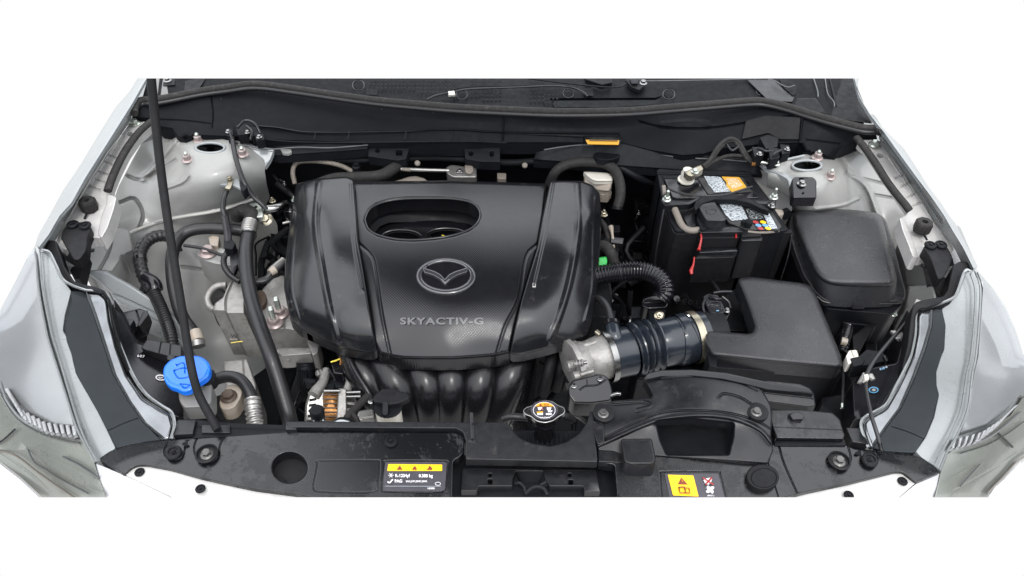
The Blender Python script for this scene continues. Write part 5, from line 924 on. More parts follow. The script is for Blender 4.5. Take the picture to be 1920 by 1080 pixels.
hose('alternator_cable', 'grey black forked cable lying over the alternator', 'cable', [(690, 742, -.07), (672, 760, -.07), (655, 778, -.07), (645, 795, -.075)], .007, 'rubber_matte', n=10); hose('alternator_cable', 'short grey branch cable beside the alternator end frame', 'cable', [(658, 772, -.07), (668, 785, -.07), (674, 800, -.08)], .005, 'rubber_matte', n=10)
hp = thing('oil_sensor', 'black connector with yellow tape above the alternator', 'connector', (630, 690, -.1))
block('plug', [(621, 682), (646, 676), (650, 692), (642, 702), (626, 700)], -.08, .02, 'plastic_gloss', hp, w=3); T('yellow_tape', [(620, 679, -.07), (630, 676, -.07), (637, 673, -.07)], .0016, 'tape_yellow', hp, n=8); T('orange_wire', [(638, 668, -.07), (639, 676, -.07), (638, 684, -.075)], .0016, 'copper', hp, n=6); T('wire', [(640, 664, -.07), (645, 680, -.07), (648, 700, -.08)], .0025, 'plastic_gloss', hp, n=6)
cp = thing('charge_port', 'silver service port with round black cap behind the radiator cover', 'service port', (596, 775, -.02))
lathe('fitting', [(.0105, -.03), (.0105, -.002), (.012, 0), (.012, .004), (.0105, .006), (.0105, .014)], (597, 786, -.03), 'chrome', cp, n=18); lathe('cap', [(.0115, 0), (.012, .003), (.012, .014), (.010, .017), (.006, .0172)], (596, 779, -.014), 'plastic_dark', cp, n=18)
o = lathe('pipe_dome', [(.03, -.02), (.029, -.005), (.022, .006), (.012, .011), (.003, .012)], (640, 806, -.03), 'chrome', None, n=24); tag(o, 'bright chrome dome just behind the radiator cover', 'pipe fitting')
cr = thing('coolant_bottle', 'white coolant overflow bottle with flat black cap at the front', 'coolant bottle', (728, 770, -.03))
lathe('bottle_neck', [(.0215, -.08), (.0215, 0), (.0225, .001), (.0225, .006)], (728, 768, -.02), 'white_plastic', cr, n=24)
block('cap', [(698, 748), (704, 740), (712, 734), (716, 729), (742, 729), (748, 734), (762, 736), (769, 742), (767, 748), (756, 754), (746, 758), (728, 760), (712, 756), (702, 755)], .004, .008, 'plastic_dull', cr, w=4, d=.004, rc=5, feats=[([(715, 736), (740, 736)], 1.5, -.002)]); block('cap_tab', [(717, 752), (728, 752), (728, 776), (725, 780), (719, 780), (716, 776)], [(717, 752, .008), (728, 752, .008), (722, 780, -.006)], .005, 'plastic_dark', cr, w=2, rc=3)
lathe('cap_rim', [(.0235, 0), (.0245, .006), (.023, .008)], (728, 764, -.016), 'plastic_dark', cr, n=22); block('bracket_tab', [(691, 740), (699, 742), (700, 760), (693, 758)], -.005, .01, 'plastic_dark', cr, w=1.5, rc=1); bolt(cr, 695, 753, -.003, .003, 'steel', None)
pu = T('drive_pulley', [(566, 720, -.15), (582, 718, -.15)], .035, 'plastic_dark', None, n=28, rib=(.001, .003)); tag(pu, 'dark ribbed drive pulley in shadow left of the alternator', 'pulley')
hose('lower_hose', 'ribbed dark hose behind the thick hose near the alternator', 'hose', [(572, 680, -.12), (572, 705, -.14), (560, 740, -.2)], .017, 'plastic_dark', n=16, rib=(.001, .007))
# small blocks at the ends of the radiator cover
for P, lb in (([(333, 787), (368, 787), (362, 814), (324, 816)], 'grey black foam block beside the left end of the radiator cover'), ([(1586, 802), (1616, 803), (1629, 833), (1598, 829)], 'grey black foam block beside the right end of the radiator cover')):
    tag(block('foam_block', P, .006, .02, 'plastic'), lb, 'foam block', 'foam blocks on the radiator support')
ts = thing('radiator_support', 'dark metal radiator support bar behind the left of the cover', 'radiator support', (450, 800, -.02))
block('bar', [(366, 786), (430, 793), (536, 797), (542, 812), (430, 818), (362, 822)], .0, .04, 'plastic_dark', ts, w=2, rc=1, feats=[([(368, 800), (536, 805)], 1.5, -.002)]); block('bar', [(378, 796), (432, 797), (432, 812), (378, 812)], .004, .01, 'plastic', ts, w=1.5, rc=1); block('tab', [(536, 791), (560, 790), (556, 806), (535, 806)], .008, .01, 'plastic', ts, w=1.5, rc=1)
# ================================================================ battery
def printmat(name, c1, c2, sc, th=.5):
    m = bpy.data.materials.new(name); m.use_nodes = True; n = m.node_tree; Lk = n.links.new; p = n.nodes['Principled BSDF']; p.inputs['Roughness'].default_value = .35; M[name] = m
    tc = n.nodes.new('ShaderNodeTexCoord'); q = n.nodes.new('ShaderNodeTexNoise'); q.inputs['Scale'].default_value = sc; q.inputs['Detail'].default_value = 2
    mp = n.nodes.new('ShaderNodeMapping'); mp.inputs['Scale'].default_value = (1, 2.6, 1); Lk(tc.outputs['Object'], mp.inputs[0]); Lk(mp.outputs[0], q.inputs['Vector'])
    r = n.nodes.new('ShaderNodeMapRange'); r.inputs[1].default_value = th-.03; r.inputs[2].default_value = th+.03; Lk(q.outputs[0], r.inputs[0])
    x = n.nodes.new('ShaderNodeMix'); x.data_type = 'RGBA'; x.inputs[6].default_value = (*c1, 1); x.inputs[7].default_value = (*c2, 1); Lk(r.outputs[0], x.inputs[0]); Lk(x.outputs[2], p.inputs['Base Color'])
printmat('print_white', (.05, .06, .07), (.40, .43, .45), 260, .47); printmat('print_orange', (.5, .24, .02), (.45, .41, .33), 230, .50); printmat('print_dark', (.03, .035, .04), (.5, .52, .5), 300, .60)
bt = thing('battery', 'black car battery with white and orange label stickers on top', 'battery', (1350, 380, -.05))
ZT = .05
block('case', [(1231, 319), (1238, 316), (1258, 318), (1366, 320), (1406, 322), (1420, 345), (1444, 380), (1478, 430), (1470, 434), (1268, 434), (1258, 418), (1240, 368)], ZT, .18, 'plastic_dark', bt, w=3, d=.002, rc=3, feats=[([(1236, 325), (1366, 328), (1406, 330)], 3, -.003), ([(1242, 332), (1256, 365), (1262, 378)], 2, .002)])
block('lid', [(1244, 334), (1400, 338), (1424, 372), (1262, 372)], ZT+.004, .004, 'plastic_gloss', bt, w=3, d=.002, rc=4)
block('sticker_plate', [(1308, 334), (1393, 333), (1410, 360), (1328, 364)], ZT+.006, .002, 'ink_black', bt, w=0, rc=3)
panel('white_label', [(1320, 330), (1345, 331), (1352, 333), (1369, 359), (1340, 361), (1328, 345)], ZT+.007, 'print_white', bt, h=0, w=0, rc=1); panel('orange_label', [(1353, 331), (1386, 332), (1400, 351), (1372, 360), (1362, 350), (1362, 342)], ZT+.007, 'orange', bt, h=0, w=0, rc=1); panel('orange_print', [(1362, 334), (1383, 335), (1393, 348), (1374, 354), (1366, 346)], ZT+.0075, 'print_orange', bt, h=0, w=0, rc=1)
zs = [(1345, 378, ZT+.010), (1440, 385, ZT+.010), (1400, 432, ZT+.006)]
block('sticker_plate', [(1338, 377), (1400, 376), (1440, 386), (1466, 424), (1460, 432), (1398, 430), (1366, 418)], zs, .008, 'ink_black', bt, w=2, d=.001, rc=3)
zs2 = lambda P: zfun(zs)(P)+.0012
panel('white_label', [(1346, 377), (1386, 378), (1398, 400), (1402, 411), (1372, 414), (1360, 402)], zs2, 'print_white', bt, h=0, w=0, rc=1); panel('bar_print', [(1398, 392), (1420, 390), (1432, 410), (1408, 412)], zs2, 'print_dark', bt, h=0, w=0, rc=1); panel('note_print', [(1424, 386), (1436, 388), (1458, 428), (1444, 430)], zs2, 'print_white', bt, h=0, w=0, rc=1)
for x, y, c in ((1417, 416.5, 'red'), (1431, 416.5, 'yellow'), (1422, 422.5, 'ink_cyan'), (1435, 422.5, 'ink_cyan'), (1426, 428, 'red'), (1440, 428, 'yellow')): panel('round_symbol', ell(x, y, 6, 2.8, 12, .25), zs2 if 0 else (lambda P: zfun(zs)(P)+.0018), c, bt, h=0, w=0, rc=0)
lathe('vent_plug', [(.008, 0), (.008, .01), (.005, .012)], (1402, 422, ZT+.01), 'black_deep', bt, n=12); lathe('vent_plug', [(.005, 0), (.005, .008), (.003, .01)], (1393, 420, ZT+.01), 'black_deep', bt, n=12)
lathe('negative_post', [(.018, 0), (.018, .003), (.013, .004), (.013, .020), (.0105, .024), (.0105, .028), (.008, .029)], (1286, 338, ZT+.006), 'white_plastic', bt, n=24)
panel('post_base', ell(1286, 340, 17, 6, 16), ZT+.007, 'plastic_gloss', bt, h=.001, w=2, rc=0)
# battery box
bx = thing('battery_box', 'tall black plastic battery box with red slide clips on its front', 'battery box', (1370, 480, -.1))
block('sleeve', [(1241, 384), (1256, 378), (1272, 420), (1278, 433), (1480, 430), (1486, 433), (1484, 437), (1268, 440), (1262, 436)], ZT-.006, .26, 'plastic_dull', bx, w=1.5, d=.001, rc=1, lean=(-.006, .0))
quad('left_wall', [W(1241, 384, .044), W(1264, 437, .044), W(1264, 437, .044)-Vector((.012, 0, .26)), W(1241, 384, .044)-Vector((.006, 0, .26))], 'plastic_dull', bx)
T('front_rim', [(1402, 434, ZT+.0), (1420, 436, ZT+.0), (1440, 435.5, ZT), (1460, 433, ZT)], .0028, 'dusty_tan', bx, n=8)
block('cover_step', [(1308, 428), (1372, 424), (1392, 427), (1394, 436), (1312, 437)], ZT+.006, .022, 'plastic', bx, w=2.5, d=.003, rc=2)
block('cover_face', [(1311, 441), (1386, 441), (1386, 447), (1313, 448)], ZT-.005, .09, 'plastic_dull', bx, w=2.5, d=.003, rc=2)
block('cover_band', [(1309, 466), (1382, 464), (1384, 472), (1311, 475)], ZT-.028, .012, 'plastic', bx, w=3, d=.003, rc=2); block('lower_face', [(1308, 476), (1382, 474), (1376, 484), (1302, 486)], ZT-.038, .065, 'plastic_dull', bx, w=3, d=.003, rc=3)
block('tower', [(1387, 443), (1430, 442), (1430, 452), (1390, 453)], ZT-.004, .10, 'plastic', bx, w=3, d=.003, rc=3); block('tower_back', [(1390, 430), (1424, 432), (1428, 443), (1390, 444)], ZT+.0, .02, 'plastic_dull', bx, w=2, rc=2)
T('red_clip', [(1314, 438, .05), (1315, 447, .047), (1312, 462, .036), (1310, 469, .032)], [.0016, .002, .0026, .004], 'red', bx, n=8); T('red_clip', [(1302, 482, .018), (1300, 496, .010), (1296, 507, .003), (1297, 514, -.001)], [.0014, .002, .004, .003], 'red', bx, n=8); T('red_clip', [(1380, 438, .048), (1380, 446, .046)], .0018, 'red', bx, n=8)
T('right_edge', [(1486, 436, .042), (1478, 480, .0), (1464, 524, -.05)], .0013, 'plastic', bx, n=5)
text('print', 'PE01', (1266, 570), (20, 1), (2, -14), [(1266, 570, -.095), (1320, 570, -.095), (1290, 560, -.085)], 'plastic', bx, off=.01, bold=.0, spacing=1.15)
# front face of the tray
wbox('tray', .24, .46, .30, .36, -.4, -.10, 'plastic_dark', bx)
# positive cap, straps, hold-down
pc = thing('terminal_cover', 'dusty grey black plastic cover over the positive battery terminal', 'terminal cover', (1335, 400, .05))
block('cover', [(1305, 381), (1340, 378), (1362, 412), (1356, 415), (1325, 414), (1322, 411)], ZT+.026, .018, 'plastic_grain', pc, w=3, d=.003, rc=3, feats=[([(1322, 396), (1330, 391), (1342, 395), (1338, 401), (1326, 400), (1322, 396)], 2, .0015), ([(1312, 379), (1334, 378)], 1.5, .002)])
block('cover_wall', [(1308, 398), (1324, 416), (1324, 430), (1316, 432), (1306, 410)], ZT+.012, .02, 'plastic_dark', pc, w=3, rc=3)
cb = thing('battery_cable', 'dusty brown sleeved cable curling in front of the positive terminal', 'cable', (1280, 415, .03))
T('tube', [(1265, 392, .062), (1270, 404, .058), (1276, 418, .053), (1284, 428, .05), (1296, 432, .05), (1310, 431, .05)], .0068, 'dusty_tan', cb, n=12); T('lug', [(1250, 386, .06), (1262, 389, .062), (1268, 398, .06)], .004, 'steel', cb, n=8)
block('side_cap', [(1280, 404), (1302, 394), (1306, 424), (1290, 426)], ZT+.004, .01, 'plastic', cb, w=3, rc=4)
hd = thing('hold_down_bracket', 'black metal hold down bar arched across the battery with threaded rods', 'battery bracket', (1350, 372, .06))
block('bar', [(1238, 374), (1290, 378), (1304, 372), (1316, 368), (1308, 376), (1294, 384), (1246, 386)], ZT+.022, .012, 'plastic', hd, w=2.5, d=.003, rc=2)
block('bar', [(1304, 378), (1318, 367), (1340, 362), (1372, 361), (1396, 368), (1416, 377), (1440, 391), (1444, 398), (1426, 392), (1404, 381), (1376, 375), (1340, 375), (1318, 382), (1304, 396), (1300, 388)], ZT+.028, .010, 'plastic_dark', hd, w=2.5, d=.003, rc=3)
block('bar', [(1402, 372), (1456, 375), (1455, 384), (1412, 382)], ZT+.020, .012, 'plastic', hd, w=2.5, d=.003, rc=2)
for x, y in ((1250, 374), (1451, 370)):
    bolt(hd, x, y, ZT+.028, .0066, 'zinc', 'zinc', washer=1.35, studh=2.4)
T('rod', [(1245, 392, .06), (1238, 430, .02), (1230, 475, -.03), (1227, 500, -.06)], .0028, 'plastic', hd, n=8); block('tab', [(1241, 347), (1248, 347), (1249, 360), (1243, 362)], ZT+.05, .004, 'dusty_tan', hd, w=1, rc=1)
T('cable_tie', [(1250, 353, .085), (1275, 362, .085), (1310, 367, .09), (1360, 365, .09), (1410, 350, .085)], .0022, 'rubber', hd, n=8); bolt(hd, 1447, 386, ZT+.02, .005, 'steel', None)
nc = thing('negative_cable', 'twin black cables looping from the gold battery clamp to the body', 'cable', (1350, 290, .08))
T('cable', [(1318, 312, .085), (1330, 302, .09), (1342, 282, .10), (1356, 266, .105), (1372, 260, .105), (1386, 268, .10), (1396, 285, .095), (1406, 298, .09), (1414, 304, .088)], .0046, 'rubber_matte', nc, n=12)
T('cable', [(1318, 314, .083), (1334, 300, .088), (1348, 280, .098), (1362, 267, .10), (1376, 265, .10), (1388, 280, .096), (1400, 297, .09), (1412, 306, .086)], .0042, 'rubber_matte', nc, n=12)
T('cable', [(1320, 314, .082), (1340, 302, .085), (1366, 292, .088), (1396, 293, .088)], .0042, 'rubber_matte', nc, n=10)
block('clamp', [(1282, 322), (1296, 316), (1310, 310), (1319, 308), (1319, 318), (1308, 324), (1298, 331), (1290, 330)], ZT+.036, .012, 'zinc_yellow', nc, w=2.5, d=.003, rc=2); bolt(nc, 1303, 322, ZT+.037, .0055, 'zinc', None)
T('body_lug', [(1412, 303, .09), (1432, 305, .09), (1448, 308, .09)], [.0045, .003, .0035], 'zinc', nc, n=8); bolt(nc, 1455, 307, .09, .006, 'zinc', 'zinc', washer=1.5); block('copper_end', [(1410, 300), (1417, 300), (1417, 308), (1410, 308)], .094, .004, 'copper', nc, w=1, rc=1)
br = thing('tower_bracket', 'light grey painted bracket arm between battery and right strut tower', 'bracket', (1460, 330, .06))
block('arm', [(1424, 306), (1450, 312), (1476, 318), (1496, 326), (1486, 340), (1482, 356), (1476, 336), (1458, 326), (1436, 318)], .078, .006, 'paint', br, w=2, d=.002, rc=3, feats=[([(1464, 318), (1468, 319)], 2, .002)])
T('arm_edge', [(1452, 304, .085), (1480, 298, .09), (1508, 292, .095)], .003, 'paint', br, n=8)
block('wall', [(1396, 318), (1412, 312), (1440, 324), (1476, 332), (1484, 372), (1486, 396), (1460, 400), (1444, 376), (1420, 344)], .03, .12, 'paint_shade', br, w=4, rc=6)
block('rubber_pad', [(1452, 392), (1468, 393), (1470, 402), (1458, 406)], .04, .02, 'cream_plastic', br, w=2, rc=3); T('grommet', [(1470, 398, .03), (1476, 404, .03)], .012, 'black_deep', br, n=12, smooth=False)
rb = thing('relay_bracket', 'black angled sheet metal bracket with one bolt right of the battery', 'relay bracket', (1505, 360, .08))
panel('face', [(1484, 337), (1490, 332), (1524, 332), (1531, 339), (1531, 372), (1486, 372)], [(1484, 337, .105), (1531, 339, .105), (1500, 372, .09)], 'plastic_gloss', rb, h=.02, w=3, d=.003, rc=4, holes=[ell(1502, 336, 3, 2.5, 8)]); bolt(rb, 1503, 345, .103, .0062, 'steel', None, washer=1.5); lathe('pin', [(.002, 0), (.002, .002)], (1506, 362, .095), 'black_deep', rb, n=8)
rc2 = thing('wiring_cluster', 'black cluster of plugs and wires at the back right corner', 'connector', (1440, 275, .08))
for P in ([(1424, 258), (1440, 252), (1460, 258), (1458, 276), (1436, 280)], [(1410, 275), (1432, 277), (1432, 292), (1414, 294)], [(1462, 270), (1480, 272), (1482, 286), (1466, 290)], [(1440, 276), (1460, 278), (1462, 296), (1444, 300)]): block('plug', P, .11, .025, 'plastic_dark', rc2, w=2)
for P in ([(1402, 285, .1), (1420, 278, .11), (1440, 284, .11), (1470, 280, .1)], [(1440, 300, .1), (1452, 288, .115), (1464, 282, .115)], [(1362, 270, .1), (1372, 282, .1), (1384, 276, .1)]): T('wire', P, .0028, 'plastic', rc2, n=8)
for x, y in ((1424, 289), (1476, 280)): bolt(rc2, x, y, .112, .004, 'steel', None)
# ================================================================ fuse box
fb = thing('fuse_box', 'large rounded black fuse box lid on the right side of the bay', 'fuse box', (1590, 480, 0))
zf_ = [(1484, 402, .016), (1660, 410, .014), (1548, 566, -.012)]
panel('lid', [(1482, 402), (1492, 394), (1540, 391), (1600, 394), (1645, 399), (1660, 410), (1674, 450), (1690, 515), (1699, 548), (1697, 560), (1686, 567), (1620, 568), (1548, 566), (1530, 552), (1505, 515), (1486, 465), (1478, 430)], zf_, 'plastic_grain', fb, h=.012, w=4, d=.004, rc=8, step=14)
panel('lid_crown', [(1486, 402), (1498, 394), (1540, 391), (1600, 393), (1644, 399), (1656, 412), (1665, 455), (1680, 514), (1683, 530), (1672, 537), (1640, 538), (1580, 537), (1552, 534), (1530, 518), (1508, 472), (1492, 428)], [(1500, 400, .036), (1570, 398, .040), (1645, 405, .038), (1520, 470, .040), (1600, 470, .047), (1670, 500, .038), (1560, 528, .036), (1670, 530, .034)], 'plastic_grain', fb, h=.04, w=14, d=.016, rc=16, step=12, lean=(.004, -.016))
T('lid_seam', [(1532, 556, -.012), (1550, 567, -.016), (1600, 569, -.016), (1640, 570, -.016), (1684, 568, -.015), (1696, 561, -.012)], .0016, 'plastic', fb, n=6)
block('base', [(1476, 440), (1500, 420), (1660, 420), (1690, 520), (1692, 572), (1670, 590), (1552, 580), (1530, 560)], [(1476, 440, -.02), (1690, 520, -.02), (1552, 580, -.03)], .12, 'plastic_dark', fb, w=3, rc=5)
T('latch', [(1598, 571, -.016), (1598, 578, -.02), (1619, 578, -.02), (1619, 571, -.016)], .0018, 'plastic', fb, n=6, smooth=False)
for P in ([(1562, 573), (1576, 573)], [(1644, 573), (1656, 573)]): T('rib', [(P[0][0], P[0][1], -.02), (P[1][0], P[1][1], -.02)], .0013, 'plastic_dull', fb, n=5)
block('lower_step', [(1575, 582), (1660, 584), (1680, 580), (1670, 600), (1640, 612), (1580, 606)], -.06, .08, 'plastic_dark', fb, w=3, rc=3); bolt(fb, 1674, 588, -.04, .0055, 'zinc', None)
# ================================================================ air cleaner
ac_ = thing('air_cleaner', 'large flat black air filter box with notched corner beside the intake hose', 'air filter box', (1450, 600, -.05))
zac = [(1384, 525, .016), (1525, 545, .018), (1576, 676, .004), (1330, 640, -.004), (1420, 590, .022), (1500, 600, .026), (1450, 650, .010)]
panel('lid', [(1382, 527), (1388, 521), (1410, 519), (1505, 531), (1520, 536), (1529, 550), (1577, 668), (1580, 686), (1570, 690), (1450, 680), (1336, 668), (1326, 652), (1320, 640), (1321, 624), (1330, 620), (1400, 626), (1410, 624), (1414, 614), (1405, 585), (1392, 550)], zac, 'plastic_grain', ac_, h=.03, w=9, d=.009, rc=6, step=12)
block('body', [(1330, 668), (1575, 686), (1580, 700), (1560, 706), (1340, 690)], -.03, .14, 'plastic_dark', ac_, w=3, rc=3); block('body_left', [(1326, 660), (1345, 665), (1345, 690), (1330, 686)], -.02, .1, 'plastic_dark', ac_, w=3, rc=3)
block('inlet_plate', [(1312, 588), (1322, 585), (1352, 587), (1352, 604), (1320, 606)], -.045, .05, 'plastic_dark', ac_, w=4, d=.004, rc=4); block('well', [(1380, 540), (1396, 560), (1412, 615), (1402, 622), (1340, 618), (1350, 560)], -.05, .05, 'plastic_dark', ac_, w=3, rc=4)
T('outlet_pipe', [(1300, 632, -.045), (1330, 627, -.045), (1350, 624, -.045)], .046, 'plastic_dark', ac_, n=28)
ms = thing('airflow_sensor', 'glossy black airflow sensor plug standing in the notch of the air filter box', 'sensor', (1345, 580, 0))
block('body', [(1318, 556), (1326, 550), (1346, 552), (1354, 566), (1362, 585), (1348, 590), (1330, 586), (1322, 572)], .0, .03, 'plastic_gloss', ms, w=2.5, d=.003, rc=3, feats=[([(1328, 566), (1346, 566)], 1.5, .002), ([(1331, 572), (1350, 574)], 1.5, .002)])
block('base', [(1319, 588), (1336, 580), (1366, 576), (1372, 584), (1362, 604), (1345, 609), (1324, 606), (1318, 598)], -.014, .02, 'plastic_gloss', ms, w=3, d=.003, rc=4); T('lock_bar', [(1338, 549, .008), (1352, 547, .01), (1372, 547, .008)], .0026, 'plastic', ms, n=8); T('lead', [(1336, 529, -.02), (1341, 535, -.01), (1348, 546, .0)], .0035, 'plastic', ms, n=8)
bolt(ms, 1363, 582, -.01, .004, 'steel', None); bolt(ms, 1331, 604, -.012, .004, 'steel', None); T('blue_mark', [(1343, 582.5, .003), (1348, 582.5, .003)], .001, 'ink_cyan', ms, n=5)
for P in ([(1322, 560, .0), (1318, 575, .0), (1324, 592, -.01)], [(1354, 556, .0), (1366, 566, -.005), (1370, 578, -.01)], [(1330, 552, .004), (1342, 560, .004), (1352, 560, .002)]): T('wire', P, .0022, 'plastic', ms, n=6)
# ================================================================ air duct in front
ad_ = thing('air_duct', 'wide moulded black air intake duct with arched ridge at the front right', 'air duct', (1290, 800, 0))
zd = [(1112, 770, .010), (1122, 843, .004), (1222, 748, .012), (1210, 715, .010), (1240, 700, .026), (1300, 700, .034), (1360, 708, .034), (1420, 724, .026), (1300, 745, .040), (1400, 760, .034), (1230, 775, .028), (1330, 775, .038), (1300, 860, .004), (1160, 848, .004), (1440, 868, .004), (1436, 830, .012), (1400, 840, .012), (1200, 830, .008), (1240, 800, .016), (1370, 800, .020), (1160, 790, .018), (1170, 760, .012)]
panel('duct', [(1111, 772), (1116, 760), (1124, 755), (1170, 750), (1224, 744), (1216, 728), (1206, 712), (1214, 701), (1240, 695), (1300, 695), (1360, 701), (1410, 712), (1428, 728), (1446, 760), (1448, 780), (1446, 820), (1450, 845), (1440, 870), (1372, 865), (1162, 852), (1150, 848), (1120, 846)], zd, 'plastic', ad_, h=.014, w=4, d=.006, rc=4, step=9, holes=[[(1230, 788), (1300, 786), (1376, 794), (1374, 820), (1366, 852), (1250, 852), (1238, 824)]],
      feats=[([(1120, 836), (1160, 818), (1200, 800), (1240, 786), (1290, 779), (1330, 779), (1380, 786), (1425, 806), (1448, 832)], 6, -.007), ([(1130, 822), (1190, 793), (1240, 774), (1300, 769), (1370, 775), (1420, 790), (1446, 805)], 3, .003), ([(1150, 755), (1200, 752), (1222, 760), (1195, 768)], 4, -.004), ([(1220, 712), (1300, 706), (1380, 716), (1420, 732)], 2.5, .003), ([(1348, 744), (1358, 738), (1385, 744), (1406, 756)], 4, .004)])
panel('inlet_mouth', [(1222, 786), (1384, 790), (1376, 856), (1240, 856)], [(1222, 786, -.03), (1384, 790, -.03), (1300, 856, -.005)], 'black_deep', ad_, h=.0, w=0, rc=3)
block('rear_lip', [(1206, 712), (1214, 700), (1240, 694), (1300, 693), (1362, 699), (1420, 712), (1470, 722), (1522, 732), (1526, 740), (1440, 732), (1400, 722), (1355, 712), (1300, 706), (1240, 707), (1218, 712)], [(1206, 712, .022), (1300, 693, .042), (1522, 735, .02), (1400, 715, .036)], .008, 'plastic', ad_, w=2.5, d=.003, rc=3)
block('side_vane', [(1400, 716), (1440, 714), (1500, 720), (1518, 728), (1526, 738), (1530, 762), (1516, 764), (1440, 754), (1424, 738)], [(1400, 716, .024), (1526, 738, .010), (1440, 754, .008)], .015, 'plastic', ad_, w=3, d=.003, rc=3, feats=[([(1436, 736), (1524, 746)], 2.5, -.004)])
block('boss_block', [(1164, 823), (1222, 822), (1230, 862), (1224, 871), (1180, 871), (1170, 866)], .026, .03, 'plastic', ad_, w=4, d=.005, rc=5, lean=(.001, -.006)); block('corner_tab', [(1112, 788), (1132, 792), (1134, 832), (1120, 834), (1114, 815)], .016, .02, 'plastic', ad_, w=2.5, d=.003, rc=3); block('corner_tab', [(1121, 842), (1166, 846), (1168, 868), (1122, 866)], .002, .012, 'plastic', ad_, w=2, rc=2)
for x, y in ((1131, 778), (1418, 775)): lathe('bush', [(.0165, 0), (.0175, .004), (.0175, .009), (.015, .0105)], (x, y+2, .012 if x < 1200 else .022), 'plastic_dull', ad_, n=22); bolt(ad_, x, y-2, .023 if x < 1200 else .032, .0062, 'bolt_dark', None, washer=1.4)
block('wet_box', [(1440, 768), (1500, 768), (1560, 774), (1574, 786), (1584, 816), (1582, 824), (1456, 822), (1448, 800)], [(1440, 768, .012), (1574, 786, .012), (1456, 822, .010)], .012, 'plastic_wet', ad_, w=3, d=.003, rc=3, feats=[([(1446, 800), (1578, 806)], 1.5, .0015)])
block('latch', [(1478, 776), (1496, 772), (1508, 778), (1506, 786), (1486, 787)], .018, .006, 'plastic_gloss', ad_, w=2, rc=2); block('lower_lip', [(1452, 826), (1584, 828), (1586, 836), (1452, 836)], .002, .01, 'plastic_dark', ad_, w=1.5, rc=1)
# ================================================================ right headlamp back, small parts, bonnet release cable
rh = thing('lamp_housing', 'black plastic rear housing of the right headlamp with pale blue print', 'lamp housing', (1650, 700, -.03))
zh = [(1620, 690, -.01), (1712, 600, .04), (1700, 690, .02), (1620, 780, -.01)]
panel('shell', [(1700, 580), (1716, 600), (1710, 640), (1700, 690), (1676, 730), (1656, 762), (1622, 784), (1600, 790), (1596, 720), (1625, 690), (1680, 680), (1690, 640)], zh, 'plastic_gloss', rh, h=.08, w=4, d=.005, rc=4); zhf = lambda P: zfun(zh)(P)+.001
for a in ((1651, 692), (1656.5, 690), (1662, 688)): decal('dot_print', ell(a[0], a[1], 2.2, 2.2, 6), zhf, 'ink_grey', rh, .001)
text('print', '157', (1649, 694), (6.5, -1), (1, -6), zhf, 'ink_cyan', rh, off=.003, bold=.02, spacing=1.2); decal('oval_sticker', ell(1638, 731, 9.5, 6, 16), zhf, 'ink_cyan', rh, .001); decal('oval_sticker', ell(1638, 731, 7.4, 4.2, 16), zhf, 'ink_black', rh, .0016); decal('oval_mark', ell(1638.5, 731, 3.5, 2.5, 10), zhf, 'ink_grey', rh, .002)
block('plug_block', [(1606, 672), (1625, 655), (1656, 660), (1664, 676), (1630, 684), (1600, 688)], .0, .03, 'plastic_dark', rh, w=2.5, rc=3); block('plug_tab', [(1655, 667), (1660, 665), (1666, 676), (1662, 678)], .004, .006, 'plastic', rh, w=1, rc=1)
wc = thing('connector', 'cream white electrical plug beside the air filter box corner', 'connector', (1600, 668, 0)); block('body', [(1586, 668), (1592, 657), (1606, 656), (1610, 668), (1614, 676), (1598, 680), (1590, 684)], .006, .02, 'white_plastic', wc, w=2, rc=2, feats=[([(1596, 658), (1600, 668)], 1.5, .003)]); block('socket', [(1594, 672), (1612, 668), (1622, 676), (1618, 684), (1600, 688)], .008, .02, 'plastic_dark', wc, w=2, rc=2)
rl = thing('release_cable', 'thin black hood release cable bending down to the right end of the cover', 'cable', (1640, 700, 0))
T('cable', [(1704, 598, .03), (1686, 620, .035), (1664, 645, .035), (1642, 672, .035), (1628, 696, .035), (1623, 716, .035), (1626, 745, .035), (1634, 780, .03), (1644, 812, .02), (1653, 846, .004)], .0034, 'rubber', rl, n=8)
block('cable_clip', [(1620, 702), (1628, 701), (1630, 711), (1621, 713)], .044, .008, 'white_plastic', rl, w=1.5, rc=1.5); block('bracket', [(1608, 716), (1618, 698), (1636, 700), (1642, 710), (1636, 712), (1628, 706), (1616, 718)], .028, .004, 'alu_bright', rl, w=1.5, rc=1)
dh = thing('drain_hose', 'black ribbed drain hose with cream clamp below the fuse box', 'hose', (1580, 630, -.05)); T('tube', [(1590, 600, -.08), (1588, 618, -.07), (1582, 640, -.06), (1578, 660, -.07)], .011, 'plastic_gloss', dh, n=14, rib=(.001, .006)); T('clamp', [(1577, 639, -.05), (1588, 642, -.05)], .008, 'cream_plastic', dh, n=10, smooth=False)
bj = thing('lamp_adjuster', 'small steel headlamp adjuster bracket left of the right headlamp lip', 'bracket', (1680, 625, 0)); block('plate', [(1669, 620), (1680, 619), (1694, 634), (1690, 642), (1680, 632)], .0, .004, 'alu_bright', bj, w=1.5, rc=1); bolt(bj, 1686, 636, .002, .004, 'steel', None)
tb2 = block('metal_tab', [(1712, 574), (1718, 560), (1728, 563), (1722, 574), (1714, 580)], .072, .004, 'alu_bright'); tag(tb2, 'small bright steel tab at the top inner corner of the right headlamp', 'metal tab')
dk = thing('wheel_arch_liner', 'dark inner liner and brackets below the fuse box', 'inner liner', (1640, 640, -.1)); block('liner', [(1590, 610), (1630, 600), (1690, 600), (1700, 650), (1660, 700), (1600, 720), (1575, 690)], -.14, .1, 'plastic_dark', dk, w=3, rc=6)
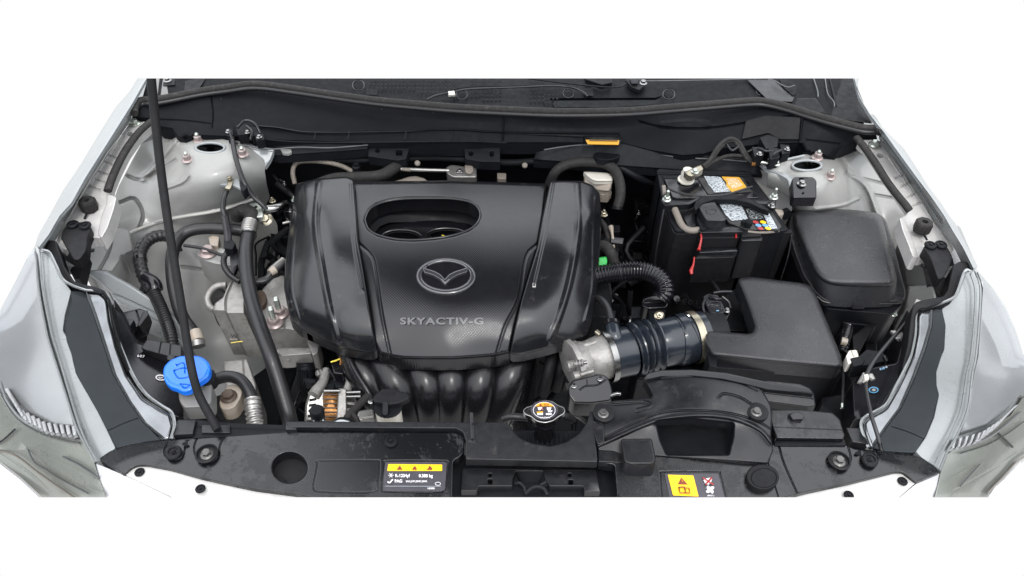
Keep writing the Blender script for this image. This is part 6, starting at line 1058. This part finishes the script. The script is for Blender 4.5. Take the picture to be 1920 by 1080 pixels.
for P in ([(1598, 630), (1632, 604), (1636, 612), (1612, 660), (1600, 660)],): block('fin', P, -.06, .03, 'plastic_dull', dk, w=2, rc=2)
tag(T('lamp_cable', [(1582, 690, -.02), (1581, 720, -.02), (1580, 745, -.02), (1580, 765, -.02)], .0022, 'rubber', None, n=6), 'thin vertical wire beside the front face of the air filter box', 'cable'); block('wire_end', [(1577, 755), (1582, 755), (1582, 764), (1577, 764)], -.018, .004, 'zinc', dk, w=1, rc=1)
tag(block('support_panel', [(1580, 740), (1620, 740), (1620, 805), (1584, 800), (1560, 775), (1540, 760), (1540, 745)], -.08, .06, 'plastic_dark'), 'dark support panel behind the right end of the duct', 'support panel')
# ================================================================ trim everything to the crop of the place that is modelled
bpy.context.view_layer.update()
def trim(row, keep_below):
    n = row_plane(row); bot = (W(960, row+30, 0)-CAMP).dot(n) > 0
    if bot != keep_below: n = -n     # n points to the side that stays
    for o in list(COL.objects):
        if o.type != 'MESH': continue
        me = o.data; mw = o.matrix_world
        d = [(mw@v.co-CAMP).dot(n) for v in me.vertices]
        if not d or min(d) >= 0: continue
        if max(d) <= 0: bpy.data.objects.remove(o); continue
        bm = bmesh.new(); bm.from_mesh(me); inv = mw.inverted()
        bmesh.ops.bisect_plane(bm, geom=bm.verts[:]+bm.edges[:]+bm.faces[:], plane_co=inv@CAMP, plane_no=(inv.to_3x3()@n), clear_inner=True)
        bm.to_mesh(me); bm.free(); me.update()
trim(932.5, False)
trim(147.0, True)
# ================================================================ the open hood above the bay (it shades the bay and is mirrored in the plastics)
hood = thing('open_hood', 'open car hood held up above the bay with ribbed underside and black insulation pad', 'hood', (950, 150, .45))
Vh = []; Fh = []; NX, NY = 16, 14
for j in range(NY+1):
    t = j/NY; y = .86-.52*t+.05*math.sin(math.pi*t); z = .415+.80*t; hw = .62-.08*t*t
    for i in range(NX+1):
        s = i/NX*2-1; Vh.append(Vector((s*hw, y+.03*s*s, z+.0)))
for j in range(NY):
    for i in range(NX): a = j*(NX+1)+i; Fh.append([a, a+1, a+NX+2, a+NX+1])
o = mk('skin', Vh, Fh, 'paint', hood); m_ = o.modifiers.new('s', 'SOLIDIFY'); m_.thickness = .02; m_.offset = 1
Vp = [v+Vector((0, -.028, 0)) for v in Vh]; keep = [f for k, f in enumerate(Fh) if 1 <= k//NX <= NY-3 and 2 <= k % NX <= NX-3]
o = mk('insulation_pad', Vp, keep, 'insulation', hood); m_ = o.modifiers.new('s', 'SOLIDIFY'); m_.thickness = .012
for s in (-1, 1): sweep('rib', [Vh[j*(NX+1)+(1 if s < 0 else NX-1)]+Vector((0, -.03, 0)) for j in range(0, NY+1, 2)], .016, 'paint', hood)
